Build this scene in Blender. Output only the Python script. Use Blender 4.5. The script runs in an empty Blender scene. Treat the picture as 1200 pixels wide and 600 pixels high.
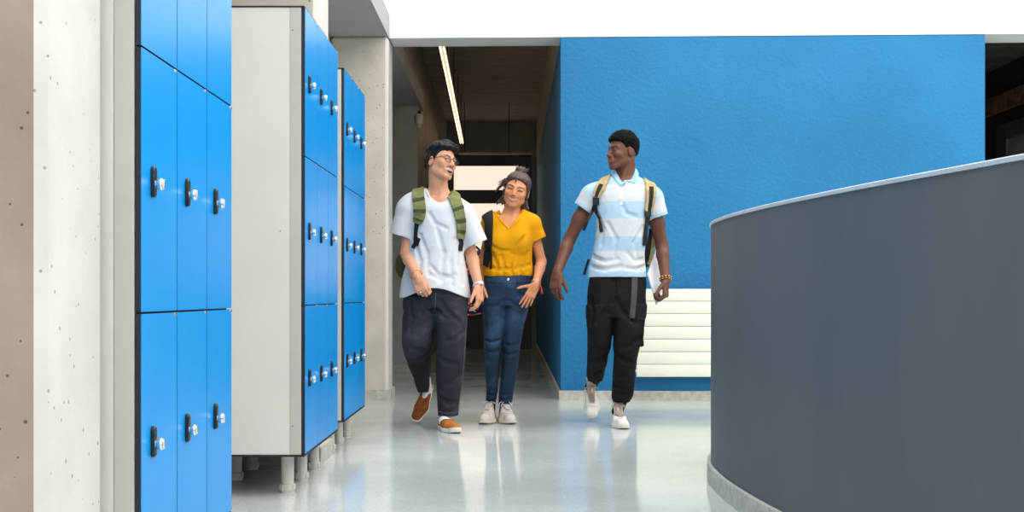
import bpy, bmesh, math, random
import numpy as np
from mathutils import Vector, Matrix

random.seed(7)
F = 1400.0            # focal length in pixels of the 1200 px wide frame
CAMH = 0.82           # camera height
HY, VX = 346.0, 600.0 # horizon row and vanishing column

SC = bpy.context.scene
COL = SC.collection
PI = math.pi


def lin(c):
    out = []
    for v in c[:3]:
        v = v / 255.0
        out.append(v / 12.92 if v <= 0.04045 else ((v + 0.055) / 1.055) ** 2.4)
    return tuple(out) + (1.0,)


# ------------------------------------------------------------------ materials
def base_mat(name, color, rough=0.5, metal=0.0, spec=0.5):
    m = bpy.data.materials.new(name)
    m.use_nodes = True
    nt = m.node_tree
    b = nt.nodes['Principled BSDF']
    b.inputs['Base Color'].default_value = lin(color)
    b.inputs['Roughness'].default_value = rough
    b.inputs['Metallic'].default_value = metal
    b.inputs['Specular IOR Level'].default_value = spec
    return m, nt, b


def N(nt, kind, **kw):
    n = nt.nodes.new(kind)
    for k, v in kw.items():
        if k in n.inputs.keys():
            n.inputs[k].default_value = v
        else:
            setattr(n, k, v)
    return n


def coords(nt, scale=(1, 1, 1)):
    tc = N(nt, 'ShaderNodeTexCoord')
    mp = N(nt, 'ShaderNodeMapping')
    mp.inputs['Scale'].default_value = scale
    nt.links.new(tc.outputs['Object'], mp.inputs['Vector'])
    return mp.outputs['Vector']


def add_bump(nt, b, height, strength=0.2, dist=0.01):
    bp = N(nt, 'ShaderNodeBump')
    bp.inputs['Strength'].default_value = strength
    bp.inputs['Distance'].default_value = dist
    nt.links.new(height, bp.inputs['Height'])
    nt.links.new(bp.outputs['Normal'], b.inputs['Normal'])
    return bp


def noise(nt, vec, scale, detail=4.0, rough=0.5):
    n = N(nt, 'ShaderNodeTexNoise')
    n.inputs['Scale'].default_value = scale
    n.inputs['Detail'].default_value = detail
    n.inputs['Roughness'].default_value = rough
    nt.links.new(vec, n.inputs['Vector'])
    return n.outputs['Fac']


def ramp(nt, fac, stops, interp='LINEAR'):
    r = N(nt, 'ShaderNodeValToRGB')
    cr = r.color_ramp
    cr.interpolation = interp
    while len(cr.elements) < len(stops):
        cr.elements.new(0.5)
    for e, (p, c) in zip(cr.elements, stops):
        e.position = p
        e.color = lin(c)
    nt.links.new(fac, r.inputs['Fac'])
    return r.outputs['Color']


def mixc(nt, a, b_, fac, mode='MIX'):
    m = N(nt, 'ShaderNodeMix', data_type='RGBA', blend_type=mode)
    for sock, v in ((m.inputs[6], a), (m.inputs[7], b_), (m.inputs[0], fac)):
        if hasattr(v, 'links'):
            nt.links.new(v, sock)
        else:
            sock.default_value = v
    return m.outputs[2]


def plain(name, color, rough=0.5, metal=0.0, spec=0.5, var=0.06, nscale=6.0, bump=0.0, bscale=60.0, bdist=0.002):
    """A material with a slight procedural variation of tone and optional fine bump."""
    m, nt, b = base_mat(name, color, rough, metal, spec)
    v = coords(nt)
    f = noise(nt, v, nscale, 3.0)
    lo = tuple(max(0, c * (1 - var)) for c in color)
    hi = tuple(min(255, c * (1 + var)) for c in color)
    nt.links.new(ramp(nt, f, [(0.3, lo), (0.7, hi)]), b.inputs['Base Color'])
    if bump:
        add_bump(nt, b, noise(nt, v, bscale, 5.0), bump, bdist)
    return m


def emit_mat(name, color, strength):
    m = bpy.data.materials.new(name)
    m.use_nodes = True
    nt = m.node_tree
    nt.nodes.remove(nt.nodes['Principled BSDF'])
    e = N(nt, 'ShaderNodeEmission')
    e.inputs['Color'].default_value = lin(color)
    e.inputs['Strength'].default_value = strength
    nt.links.new(e.outputs[0], nt.nodes['Material Output'].inputs['Surface'])
    return m


def concrete(name, a, b_, pits=True, pit=(74, 64, 58)):
    m, nt, b = base_mat(name, a, 0.75, 0, 0.3)
    v = coords(nt)
    f1 = noise(nt, v, 3.0, 6.0, 0.6)
    c = ramp(nt, f1, [(0.3, a), (0.72, b_)])
    h = noise(nt, v, 30.0, 6.0, 0.6)
    if pits:
        vo = N(nt, 'ShaderNodeTexVoronoi', feature='F1')
        vo.inputs['Scale'].default_value = 27.0
        nt.links.new(v, vo.inputs['Vector'])
        thr = N(nt, 'ShaderNodeMath', operation='LESS_THAN')
        sc_ = N(nt, 'ShaderNodeMath', operation='MULTIPLY')
        nt.links.new(noise(nt, v, 2.2, 2.0), sc_.inputs[0])
        sc_.inputs[1].default_value = 0.26
        sub = N(nt, 'ShaderNodeMath', operation='SUBTRACT')
        nt.links.new(sc_.outputs[0], sub.inputs[0])
        sub.inputs[1].default_value = 0.035
        nt.links.new(vo.outputs['Distance'], thr.inputs[0])
        nt.links.new(sub.outputs[0], thr.inputs[1])
        c = mixc(nt, c, lin(pit), thr.outputs[0])
    nt.links.new(c, b.inputs['Base Color'])
    add_bump(nt, b, h, 0.25, 0.004)
    return m


# ------------------------------------------------------------------ mesh building
class MB:
    """Collects shapes of one part into one mesh; each face can carry a material slot."""
    def __init__(s):
        s.bm = bmesh.new()

    def box(s, x0, x1, y0, y1, z0, z1, mi=0, bevel=0.0, seg=2):
        r = bmesh.ops.create_cube(s.bm, size=1.0)
        vs = r['verts']
        for v in vs:
            v.co = Vector(((x0 + x1) / 2 + v.co.x * (x1 - x0), (y0 + y1) / 2 + v.co.y * (y1 - y0), (z0 + z1) / 2 + v.co.z * (z1 - z0)))
        fs = list({f for v in vs for f in v.link_faces})
        for f in fs:
            f.material_index = mi
        if bevel:
            es = list({e for v in vs for e in v.link_edges})
            r = bmesh.ops.bevel(s.bm, geom=es, offset=bevel, segments=seg, affect='EDGES', profile=0.5)
            for f in r['faces']:
                f.material_index = mi
        return s

    def prism(s, pts, z0, z1, mi=0):
        a = [s.bm.verts.new((x, y, z0)) for x, y in pts]
        b = [s.bm.verts.new((x, y, z1)) for x, y in pts]
        n = len(pts)
        fs = [s.bm.faces.new(a[::-1]), s.bm.faces.new(b)]
        for i in range(n):
            fs.append(s.bm.faces.new((a[i], a[(i + 1) % n], b[(i + 1) % n], b[i])))
        for f in fs:
            f.material_index = mi
        return s

    def lathe(s, prof, c=(0, 0, 0), axis='Z', n=24, mi=0, M=None):
        """prof: list of (radius, height) revolved round an axis through c."""
        rings = []
        for r, h in prof:
            ring = []
            for i in range(n):
                a = 2 * PI * i / n
                p = Vector((r * math.cos(a), r * math.sin(a), h))
                if axis == 'X':
                    p = Vector((h, p.x, p.y))
                elif axis == 'Y':
                    p = Vector((p.x, h, p.y))
                if M is not None:
                    p = M @ p
                ring.append(s.bm.verts.new(p + Vector(c)))
            rings.append(ring)
        for a, b in zip(rings, rings[1:]):
            for i in range(n):
                f = s.bm.faces.new((a[i], a[(i + 1) % n], b[(i + 1) % n], b[i]))
                f.material_index = mi
        for ring in (rings[0], rings[-1]):
            f = s.bm.faces.new(ring)
            f.material_index = mi
        return s

    def tube(s, pts, r, n=8, mi=0, closed=False):
        pts = [Vector(p) for p in pts]
        m = len(pts)
        rs = r if isinstance(r, (list, tuple)) else [r] * m
        rings, up = [], None
        for i, p in enumerate(pts):
            if closed:
                t = pts[(i + 1) % m] - pts[i - 1]
            else:
                t = pts[min(i + 1, m - 1)] - pts[max(i - 1, 0)]
            t.normalize()
            if up is None:
                up = Vector((0, 0, 1)) if abs(t.z) < 0.9 else Vector((1, 0, 0))
            side = t.cross(up).normalized()
            up = side.cross(t).normalized()
            rings.append([s.bm.verts.new(p + (side * math.cos(2 * PI * k / n) + up * math.sin(2 * PI * k / n)) * rs[i]) for k in range(n)])
        pairs = list(zip(rings, rings[1:]))
        if closed:
            pairs.append((rings[-1], rings[0]))
        for a, b in pairs:
            for k in range(n):
                f = s.bm.faces.new((a[k], a[(k + 1) % n], b[(k + 1) % n], b[k]))
                f.material_index = mi
        if not closed:
            for ring in (rings[0], rings[-1]):
                f = s.bm.faces.new(ring)
                f.material_index = mi
        return s

    def strip(s, rows, thick=0.0, mi=0):
        """rows: list of equal-length lists of points; a sheet, given thickness along its normals."""
        R, Cn = len(rows), len(rows[0])
        P = np.array([[tuple(p) for p in row] for row in rows], float)
        du = np.gradient(P, axis=0)
        dv = np.gradient(P, axis=1)
        nn = np.cross(du, dv)
        nn /= np.linalg.norm(nn, axis=2, keepdims=True) + 1e-12
        top = [[s.bm.verts.new(P[i, j] + nn[i, j] * thick / 2) for j in range(Cn)] for i in range(R)]
        bot = [[s.bm.verts.new(P[i, j] - nn[i, j] * thick / 2) for j in range(Cn)] for i in range(R)]
        def q(a, b, c, d):
            f = s.bm.faces.new((a, b, c, d))
            f.material_index = mi
        for i in range(R - 1):
            for j in range(Cn - 1):
                q(top[i][j], top[i + 1][j], top[i + 1][j + 1], top[i][j + 1])
                q(bot[i][j], bot[i][j + 1], bot[i + 1][j + 1], bot[i + 1][j])
        for i in range(R - 1):
            q(top[i][0], bot[i][0], bot[i + 1][0], top[i + 1][0])
            q(top[i][-1], top[i + 1][-1], bot[i + 1][-1], bot[i][-1])
        for j in range(Cn - 1):
            q(top[0][j], top[0][j + 1], bot[0][j + 1], bot[0][j])
            q(top[-1][j], bot[-1][j], bot[-1][j + 1], top[-1][j + 1])
        return s

    def build(s, name, mats, parent=None, smooth=False, angle=None, origin=None):
        bmesh.ops.recalc_face_normals(s.bm, faces=s.bm.faces)
        me = bpy.data.meshes.new(name)
        if origin is not None:
            bmesh.ops.translate(s.bm, verts=s.bm.verts, vec=-Vector(origin))
        if smooth:
            for f in s.bm.faces:
                f.smooth = True
            if angle is not None:
                for e in s.bm.edges:
                    if len(e.link_faces) == 2 and e.calc_face_angle(0) > angle:
                        e.smooth = False
        s.bm.to_mesh(me)
        s.bm.free()
        for m in (mats if isinstance(mats, (list, tuple)) else [mats]):
            me.materials.append(m)
        o = bpy.data.objects.new(name, me)
        COL.objects.link(o)
        if parent is not None:
            o.parent = parent
        if origin is not None:
            o.location = origin
        return o


def empty(name, loc=(0, 0, 0)):
    o = bpy.data.objects.new(name, None)
    o.empty_display_size = 0.1
    o.location = loc
    COL.objects.link(o)
    return o


def tag(o, label=None, cat=None, group=None, kind=None):
    for k, v in (('label', label), ('category', cat), ('group', group), ('kind', kind)):
        if v:
            o[k] = v
    return o


def structure(o):
    o['kind'] = 'structure'
    return o
# ================================================================== materials of the place
M_CONC = concrete('raw_concrete', (188, 182, 171), (212, 207, 197))
M_CONC_SHADE = concrete('shaded_brown_concrete', (158, 142, 131), (180, 166, 155), True, (104, 92, 84))  # same concrete, the near column's front shade put into its colour
M_CONC_LIT = concrete('lit_pale_concrete', (196, 195, 189), (214, 213, 207), True, (160, 156, 148))  # same concrete, paler: skylight on the aisle faces put into its colour
M_WHITE = plain('white_plaster', (243, 243, 241), 0.85, 0, 0.2, 0.01, 2.0, 0.1, 40)
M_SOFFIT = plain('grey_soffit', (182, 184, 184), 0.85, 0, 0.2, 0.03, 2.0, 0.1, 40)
M_BEAMW = plain('painted_beam', (243, 243, 241), 0.8, 0, 0.2, 0.01, 2.0)
M_DKWALL = plain('dark_corridor_wall', (172, 168, 160), 0.8, 0, 0.3, 0.06, 3.0, 0.15, 40)
M_GREYWALL = plain('grey_corridor_wall', (176, 176, 170), 0.8, 0, 0.3, 0.05, 3.0, 0.15, 40)
M_BASE = plain('baseboard_stone', (188, 186, 178), 0.5, 0, 0.4, 0.08, 25.0)
M_FRAME = plain('dark_frame', (104, 101, 98), 0.4, 0, 0.4, 0.05, 5.0)


def blue_wall_mat():
    m, nt, b = base_mat('blue_stucco', (20, 122, 196), 0.6, 0, 0.4)
    v = coords(nt)
    f = noise(nt, v, 1.3, 3.0)
    nt.links.new(ramp(nt, f, [(0.3, (9, 108, 158)), (0.7, (20, 119, 171))]), b.inputs['Base Color'])
    h = noise(nt, v, 34.0, 5.0, 0.6)
    add_bump(nt, b, h, 0.55, 0.012)
    return m


M_BLUEWALL = blue_wall_mat()


def floor_mat():
    m, nt, b = base_mat('polished_terrazzo', (200, 204, 202), 0.12, 0, 0.5)
    v = coords(nt)
    vo = N(nt, 'ShaderNodeTexVoronoi', feature='F1')
    vo.inputs['Scale'].default_value = 210.0
    nt.links.new(v, vo.inputs['Vector'])
    sep = N(nt, 'ShaderNodeSeparateColor')
    nt.links.new(vo.outputs['Color'], sep.inputs['Color'])
    chips = ramp(nt, sep.outputs[0], [(0.0, (198, 204, 204)), (0.16, (208, 214, 213)), (0.8, (213, 218, 216)), (0.95, (226, 229, 227))])
    cloud = ramp(nt, noise(nt, v, 1.1, 4.0), [(0.35, (222, 225, 222)), (0.7, (254, 254, 251))])
    c = mixc(nt, chips, cloud, 1.0, 'MULTIPLY')
    nt.links.new(c, b.inputs['Base Color'])
    r = N(nt, 'ShaderNodeMapRange')
    r.inputs['To Min'].default_value = 0.06
    r.inputs['To Max'].default_value = 0.16
    nt.links.new(noise(nt, v, 2.5, 3.0), r.inputs['Value'])
    nt.links.new(r.outputs['Result'], b.inputs['Roughness'])
    return m


M_FLOOR = floor_mat()


def board_ceiling_mat():
    m, nt, b = base_mat('board_marked_concrete', (120, 110, 98), 0.8, 0, 0.2)
    v = coords(nt, (1.0, 6.0, 1.0))
    f = noise(nt, v, 2.5, 5.0, 0.6)
    nt.links.new(ramp(nt, f, [(0.3, (150, 138, 122)), (0.7, (186, 174, 156))]), b.inputs['Base Color'])
    w = N(nt, 'ShaderNodeTexWave', wave_type='BANDS', bands_direction='Y')
    w.inputs['Scale'].default_value = 1.2
    nt.links.new(coords(nt), w.inputs['Vector'])
    add_bump(nt, b, w.outputs['Fac'], 0.2, 0.01)
    return m


M_BOARDCEIL = board_ceiling_mat()

# ================================================================== the room
def wz(x):  # plane of the far wall: nearly square to the view
    return 9.345 - 0.032 * x


S_Z = 2.84           # underside of the gallery soffit over the lockers
structure(MB().box(-1.6, 9.0, -5.0, 19.2, -0.12, 0.0).build('floor', M_FLOOR))
structure(MB().box(-1.62, -1.42, -5.0, 13.1, 0, S_Z).build('wall_left', M_GREYWALL))
# the gallery over the locker bay: slab with a white face towards the hall
structure(MB().box(-1.62, -0.965, -5.0, 13.1, S_Z, 3.02).build('ceiling_left', M_SOFFIT))
structure(MB().prism([(-1.62, -5.0), (-0.962, -5.0), (-0.962, wz(-0.96) - 0.004), (-1.62, wz(-1.6) - 0.004)], 3.02, 5.6).build('wall_gallery', M_WHITE))
# front beam and the white wall over it
x0, x1 = -0.962, 9.0
structure(MB().prism([(x0, wz(x0)), (x1, wz(x1)), (x1, wz(x1) + 0.33), (x0, wz(x0) + 0.33)], 2.838, 5.6).build('wall_upper', M_BEAMW))
# blue wall with the corridor return
bx0, bx1 = 0.382, 3.655
structure(MB().prism([(bx0, wz(bx0) + .005), (bx1, wz(bx1) + .005), (bx1, wz(bx1) + .335), (bx0 + .25, wz(bx0) + .335), (bx0 + .25, 18.6), (bx0, 18.6)], 0, 2.835).build('wall_blue', M_BLUEWALL))
structure(MB().box(bx0, bx0 + .25, 9.66, 18.6, 2.835, 3.5).build('wall_corridor_top', M_DKWALL))
# corridor
structure(MB().box(-1.05, 0.7, 9.62, 18.7, 3.5, 3.62).build('ceiling_corridor', M_BOARDCEIL))
structure(MB().box(-1.05, -0.966, 9.66, 13.05, 3.021, 3.5).build('wall_corridor_lintel', M_DKWALL))
structure(MB().box(-1.42, -1.005, 12.74, 12.94, 0, S_Z).build('wall_corridor_left', M_GREYWALL))
structure(MB().box(-1.18, -1.006, 12.94, 18.6, 0, 3.5).build('wall_corridor_side', M_DKWALL))
DZ = 18.45
mb = MB()
mb.box(-1.0, 0.38, DZ, DZ + .15, 3.0, 3.5)
mb.box(-1.005, -0.985, DZ, DZ + .15, 0, 3.0)
mb.box(0.30, 0.38, DZ, DZ + .15, 0, 3.0)
structure(mb.build('wall_corridor_end', M_DKWALL))
# glazed door at the corridor's end
d = structure(empty('door_1', (-0.34, DZ + .03, 0)))
fr = MB()
for (a, b_, z0, z1) in ((-1.005, -0.90, 0.0, 3.0), (0.10, 0.30, 0.0, 3.0), (-0.90, 0.10, 2.82, 3.0), (-0.90, 0.10, 2.24, 2.45), (-0.90, 0.10, 0.0, 1.25)):
    fr.box(a + 0.34, b_ + 0.34, 0, 0.07, z0, z1, bevel=0.006)
fr.build('door_frame', M_FRAME, d)
M_GLOW = emit_mat('bright_glass', (255, 236, 216), 0.80)
MB().box(-0.56, 0.44, 0.03, 0.045, 2.45, 2.82).build('transom_pane', M_GLOW, d)
MB().box(-0.56, 0.44, 0.03, 0.045, 1.25, 2.24).build('door_pane', M_GLOW, d)
MB().tube([(0.36, -0.05, 1.0), (0.36, -0.05, 1.5)], 0.014, 10).build('door_handle', plain('brushed_steel', (170, 170, 170), 0.3, 1.0), d, True)

# dark space right of the blue wall
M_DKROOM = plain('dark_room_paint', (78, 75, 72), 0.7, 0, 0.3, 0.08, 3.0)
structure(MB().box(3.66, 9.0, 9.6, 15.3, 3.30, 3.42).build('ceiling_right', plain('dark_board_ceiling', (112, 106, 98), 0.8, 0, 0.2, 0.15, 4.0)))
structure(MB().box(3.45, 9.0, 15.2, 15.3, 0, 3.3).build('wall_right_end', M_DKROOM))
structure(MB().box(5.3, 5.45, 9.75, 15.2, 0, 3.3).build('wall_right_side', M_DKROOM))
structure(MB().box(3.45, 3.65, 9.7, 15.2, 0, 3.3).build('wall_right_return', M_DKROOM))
structure(MB().box(5.24, 5.298, 9.75, 15.2, 2.80, 2.98).build('trim_1', plain('brown_timber', (150, 114, 88), 0.6, 0, 0.3, 0.25, 9.0)))
w = structure(empty('window_1', (5.28, 12.4, 1.2)))
fr = MB()
for (a, b_, z0, z1) in ((-1.0, -0.86, -0.5, 1.45), (0.3, 0.55, -0.5, 1.45), (-0.86, 0.3, 1.28, 1.45), (-0.86, 0.3, -0.5, -0.36)):
    fr.box(-0.03, 0.015, a, b_, z0, z1, bevel=0.005)
fr.build('window_frame', M_FRAME, w)
MB().box(0.0, 0.012, -0.86, 0.3, -0.36, 1.28).build('window_pane', plain('dusky_glass', (176, 178, 174), 0.15, 0, 0.5, 0.1, 2.0), w)

# baseboards
pts = []
def base_run(name, pts, h=0.075):
    structure(MB().prism(pts, 0.0, h).build(name, M_BASE))
base_run('baseboard_blue', [(bx0 - .015, wz(bx0) - .012), (bx1, wz(bx1) - .012), (bx1, wz(bx1) + .004), (bx0 - .001, wz(bx0) + .004), (bx0 - .001, DZ), (bx0 - .015, DZ)])
base_run('baseboard_corridor', [(-1.42, 12.725), (-0.99, 12.725), (-0.99, DZ), (-1.004, DZ), (-1.004, 12.739), (-1.42, 12.739)])

# concrete columns on the 3.48 m grid of the hall
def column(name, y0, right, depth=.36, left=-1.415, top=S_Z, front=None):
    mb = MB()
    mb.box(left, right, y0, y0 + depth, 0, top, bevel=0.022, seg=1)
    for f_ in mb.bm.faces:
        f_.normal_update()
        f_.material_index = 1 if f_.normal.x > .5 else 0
    structure(mb.build(name, [front or M_CONC, M_CONC_LIT]))
    mb = MB()
    mb.prism([(left, y0 - .02), (right + .02, y0 - .02), (right + .02, y0 + depth), (right + .001, y0 + depth), (right + .001, y0 - .001), (left, y0 - .001)], 0, 0.085)
    structure(mb.build('baseboard_' + name.split('_')[1], M_BASE))


column('column_near', 2.340, -0.915, .335, front=M_CONC_SHADE)
column('column_middle', 5.785, -0.942, .36)
column('column_far', 9.31, -0.965, .35)

# white hall walls behind and beside the camera: they carry the daylight round
structure(MB().box(-1.62, 9.0, -5.2, -5.0, 0, 5.6).build('wall_back', M_WHITE))
structure(MB().box(9.0, 9.2, -5.0, 19.2, 0, 5.6).build('wall_right', M_WHITE))

# ================================================================== lockers
M_LBLUE = None
def locker_blue():
    m, nt, b = base_mat('locker_blue_laminate', (0, 132, 226), 0.28, 0, 0.32)
    v = coords(nt)
    f = noise(nt, v, 2.0, 2.0)
    nt.links.new(ramp(nt, f, [(0.3, (0, 144, 222)), (0.7, (0, 150, 228))]), b.inputs['Base Color'])
    return m
M_LBLUE = locker_blue()
M_LEDGE = plain('locker_black_core', (18, 24, 44), 0.5)
M_LWHITE = plain('locker_white_panel', (214, 215, 211), 0.4, 0, 0.4, 0.015, 3.0)
M_LGREY = plain('locker_grey_trim', (186, 186, 182), 0.4, 0, 0.4, 0.02, 3.0)
M_CHROME = plain('satin_chrome', (226, 228, 230), 0.22, 1.0, 0.5, 0.02)
M_PLATE = plain('lock_plate_black', (22, 26, 34), 0.35)
M_LEG = plain('leg_plastic', (206, 204, 198), 0.45, 0, 0.4, 0.03)

Z0, Z1 = 0.168, 1.995


def lock_meshes():
    p = MB()
    n = 16
    rows = []
    ring0, ring1 = [], []
    for i in range(n * 2):
        a = 2 * PI * i / (n * 2)
        yy, zz = 0.0115 * math.cos(a), 0.0115 * math.sin(a) + (0.025 if math.sin(a) >= 0 else -0.025)
        ring0.append((yy, zz))
    bm = p.bm
    a = [bm.verts.new((0.0, y, z)) for y, z in ring0]
    b = [bm.verts.new((0.006, y, z)) for y, z in ring0]
    c = [bm.verts.new((0.009, y * .8, z * .93)) for y, z in ring0]
    m = len(a)
    for r0, r1 in ((a, b), (b, c)):
        for i in range(m):
            bm.faces.new((r0[i], r0[(i + 1) % m], r1[(i + 1) % m], r1[i]))
    bm.faces.new(a[::-1])
    bm.faces.new(c)
    plate = p
    k = MB()
    k.lathe([(0.009, 0.009), (0.009, 0.012), (0.0135, 0.015), (0.0145, 0.022), (0.012, 0.026), (0.004, 0.027)], (0, 0, -0.006), 'X', 20)
    k.box(0.024, 0.030, -0.0035, 0.0035, -0.018, 0.006, bevel=0.002)
    return plate, k


def locker_bank(y0, xf, pitch, label, n=3, depth=.47):
    root = empty('locker_bank', (xf, y0, 0))
    tag(root, label, 'locker', 'blue locker banks along the left side')
    x = lambda v: v            # local: face at x=0, body towards -x, y along the bank
    W = pitch * n
    mb = MB()
    mb.box(-depth, -0.062, 0, 0.018, Z0 + .004, Z1 - .006, bevel=0.001)
    mb.build('side_panel', M_LWHITE, root)
    mb = MB()
    mb.box(-depth, -0.062, W - 0.018, W, Z0 + .004, Z1 - .006)
    mb.build('side_panel', M_LWHITE, root)
    mb = MB()
    mb.box(-0.061, -0.016, -0.001, 0.03, Z0 + .004, Z1 - .006, bevel=0.001)
    for k in range(1, n):
        mb.box(-0.061, -0.016, k * pitch - .012, k * pitch + .012, Z0 + .02, Z1 - .02)
    mb.box(-0.061, -0.016, W - .03, W + .001, Z0 + .004, Z1 - .006, bevel=0.001)
    mb.build('front_frame', M_LGREY, root)
    MB().box(-depth - .002, -0.002, -0.004, W + .004, Z1 - .006, Z1, bevel=0.001).build('top_panel', M_LEDGE, root)
    MB().box(-depth - .002, -0.002, -0.004, W + .004, Z0 - .004, Z0 + .004, bevel=0.001).build('bottom_panel', M_LEDGE, root)
    MB().box(-depth, -depth + .012, 0.018, W - .018, Z0 + .004, Z1 - .006).build('back_panel', M_LWHITE, root)
    MB().box(-0.0158, -0.0136, 0.012, W - .012, Z0 + .006, Z1 - .008).build('gap_backing', M_LEDGE, root)  # dark sheet added behind the doors to darken their gaps
    for zz in (Z1 - .10, Z0 + .12, 1.08):
        sc_ = MB()
        sc_.lathe([(0.004, 0.0), (0.003, -0.0018)], (-0.05 if zz != 1.08 else -0.10, -0.0012, zz), 'Y', 10)
        sc_.build('screw', M_CHROME, root)
    # doors: three tiers, blue face on a black core
    H = (Z1 - Z0 - .010) / 3
    first = None
    for t in range(3):
        for k in range(n):
            ya, yb = k * pitch + .0026, (k + 1) * pitch - .0026
            za, zb = Z0 + .006 + t * H + .002, Z0 + .006 + (t + 1) * H - .002
            if first is None:
                mb = MB()
                mb.box(-0.013, -0.0012, 0, yb - ya, 0, zb - za, 1)
                mb.box(-0.0012, 0.0, 0.0005, yb - ya - .0005, 0.0005, zb - za - .0005, 0)
                first = mb.build('locker_door', [M_LBLUE, M_LEDGE], root)
                first.location = (0, ya, za)
                pl, kn = lock_meshes()
                lp = pl.build('lock_plate', M_PLATE, first, True, 0.6)
                lk = kn.build('lock_knob', M_CHROME, first, True, 0.6)
                for o in (lp, lk):
                    o.location = (0.0005, pitch * .27, H * .5)
                hg = MB().box(-0.012, 0.0015, yb - ya - .02, yb - ya, H - .012, H - .004, bevel=0.001).build('hinge_pin', M_CHROME, first)
                kids = [lp, lk, hg]
            else:
                dd = first.copy()
                COL.objects.link(dd)
                dd.parent = root
                dd.location = (0, ya, za)
                for o in kids:
                    c = o.copy()
                    COL.objects.link(c)
                    c.parent = dd
    # adjustable legs
    leg = None
    for xx in (-0.095, -0.385):
        for yy in (0.13, W * .5, W - .13):
            if leg is None:
                mb = MB()
                mb.lathe([(0.030, Z0 - .004), (0.030, Z0 - .014), (0.026, Z0 - .016), (0.0255, 0.036), (0.031, 0.034), (0.0315, 0.012), (0.029, 0.010), (0.029, 0.0)], (0, 0, 0), 'Z', 24)
                for q in range(8):
                    a = q * PI / 4 + .2
                    mb.box(-0.003, 0.003, 0.0300, 0.0335, 0.010, 0.032)
                    bmesh.ops.rotate(mb.bm, cent=(0, 0, 0), matrix=Matrix.Rotation(a - (0 if q == 0 else 0), 3, 'Z'), verts=mb.bm.verts[-8:])
                leg = mb.build('locker_leg', M_LEG, root, True, 0.7)
                leg.location = (xx, yy, 0)
            else:
                c = leg.copy()
                COL.objects.link(c)
                c.parent = root
                c.location = (xx, yy, 0)
    return root


locker_bank(2.705, -0.84, 0.292, 'blue locker bank nearest the camera, cut by the frame, beside the concrete column')
locker_bank(4.85, -0.84, 0.303, 'middle blue locker bank showing its tall white side panel and round legs')
locker_bank(6.17, -0.866, 0.290, 'small farthest blue locker bank just in front of the far concrete column')

# ================================================================== radiator on the blue wall
M_RAD = plain('radiator_cream_enamel', (232, 234, 218), 0.4, 0, 0.4, 0.01)
ry = wz(2.75)
rad = empty('radiator', (0.958, ry - .06, 0.19))
tag(rad, 'wide cream panel radiator with horizontal ribs low on the blue wall', 'radiator')
mb = MB()
RW, RH = 1.75, 0.68
nb = 7
for i in range(nb):
    h = RH / nb
    mb.box(0, RW, -0.012, 0.03, i * h + .0015, (i + 1) * h - .0015, bevel=0.007, seg=3)
mb.box(0.004, RW - .004, 0.0, 0.035, 0.004, RH - .004)
mb.build('radiator_panel', M_RAD, rad, True, 0.7)
for xx in (0.2, RW - .2):
    mb = MB()
    mb.box(xx - .02, xx + .02, 0.033, 0.056, 0.08, RH - .08, bevel=0.003)
    mb.build('wall_bracket', M_RAD, rad)
mb = MB()
mb.lathe([(0.012, 0.0), (0.014, -0.02), (0.019, -0.022), (0.019, -0.05), (0.012, -0.055)], (0.0, 0.01, 0.045), 'X', 16)
mb.tube([(-0.02, 0.01, 0.045), (-0.028, 0.016, 0.02), (-0.028, 0.030, 0.0), (-0.028, 0.056, 0.0)], 0.008, 8)
mb.build('radiator_valve', M_CHROME, rad, True, 0.7)

# ================================================================== curved counter
def catmull(pts, n=10):
    P = [np.array(p, float) for p in pts]
    P = [2 * P[0] - P[1]] + P + [2 * P[-1] - P[-2]]
    out = []
    for i in range(1, len(P) - 2):
        for k in range(n):
            t = k / n
            out.append(0.5 * ((2 * P[i]) + (-P[i - 1] + P[i + 1]) * t + (2 * P[i - 1] - 5 * P[i] + 4 * P[i + 1] - P[i + 2]) * t * t + (-P[i - 1] + 3 * P[i] - 3 * P[i + 1] + P[i + 2]) * t ** 3))
    out.append(P[-2])
    return out


plan = catmull([(2.3, 6.75), (1.75, 6.55), (1.30, 6.22), (1.02, 5.80), (0.892, 5.36), (0.864, 4.9), (0.885, 4.43), (0.938, 3.96), (1.004, 3.53), (1.066, 3.2), (1.12, 2.94), (1.168, 2.70), (1.29, 2.2), (1.46, 1.6), (1.7, 0.9)], 8)


def curve_wall(off0, off1, z0, z1, name, mat, parent, bev=0.0):
    P = np.array(plan)
    T = np.gradient(P, axis=0)
    T /= np.linalg.norm(T, axis=1, keepdims=True)
    Nn = np.stack([T[:, 1], -T[:, 0]], 1)      # points outwards (towards the hall)
    if Nn[len(Nn) // 2, 0] > 0:
        Nn = -Nn
    mb = MB()
    prof = [(off0, z0), (off0, z1 - bev), (off0 - bev, z1), (off1 + bev, z1), (off1, z1 - bev), (off1, z0)] if bev else [(off0, z0), (off0, z1), (off1, z1), (off1, z0)]
    rows = []
    for p, n_ in zip(P, Nn):
        rows.append([mb.bm.verts.new((p[0] + n_[0] * o, p[1] + n_[1] * o, z)) for o, z in prof])
    m = len(prof)
    for a, b in zip(rows, rows[1:]):
        for i in range(m):
            mb.bm.faces.new((a[i], a[(i + 1) % m], b[(i + 1) % m], b[i]))
    mb.bm.faces.new(rows[0])
    mb.bm.faces.new(rows[-1])
    return mb.build(name, mat, parent, True, 0.5)


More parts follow.
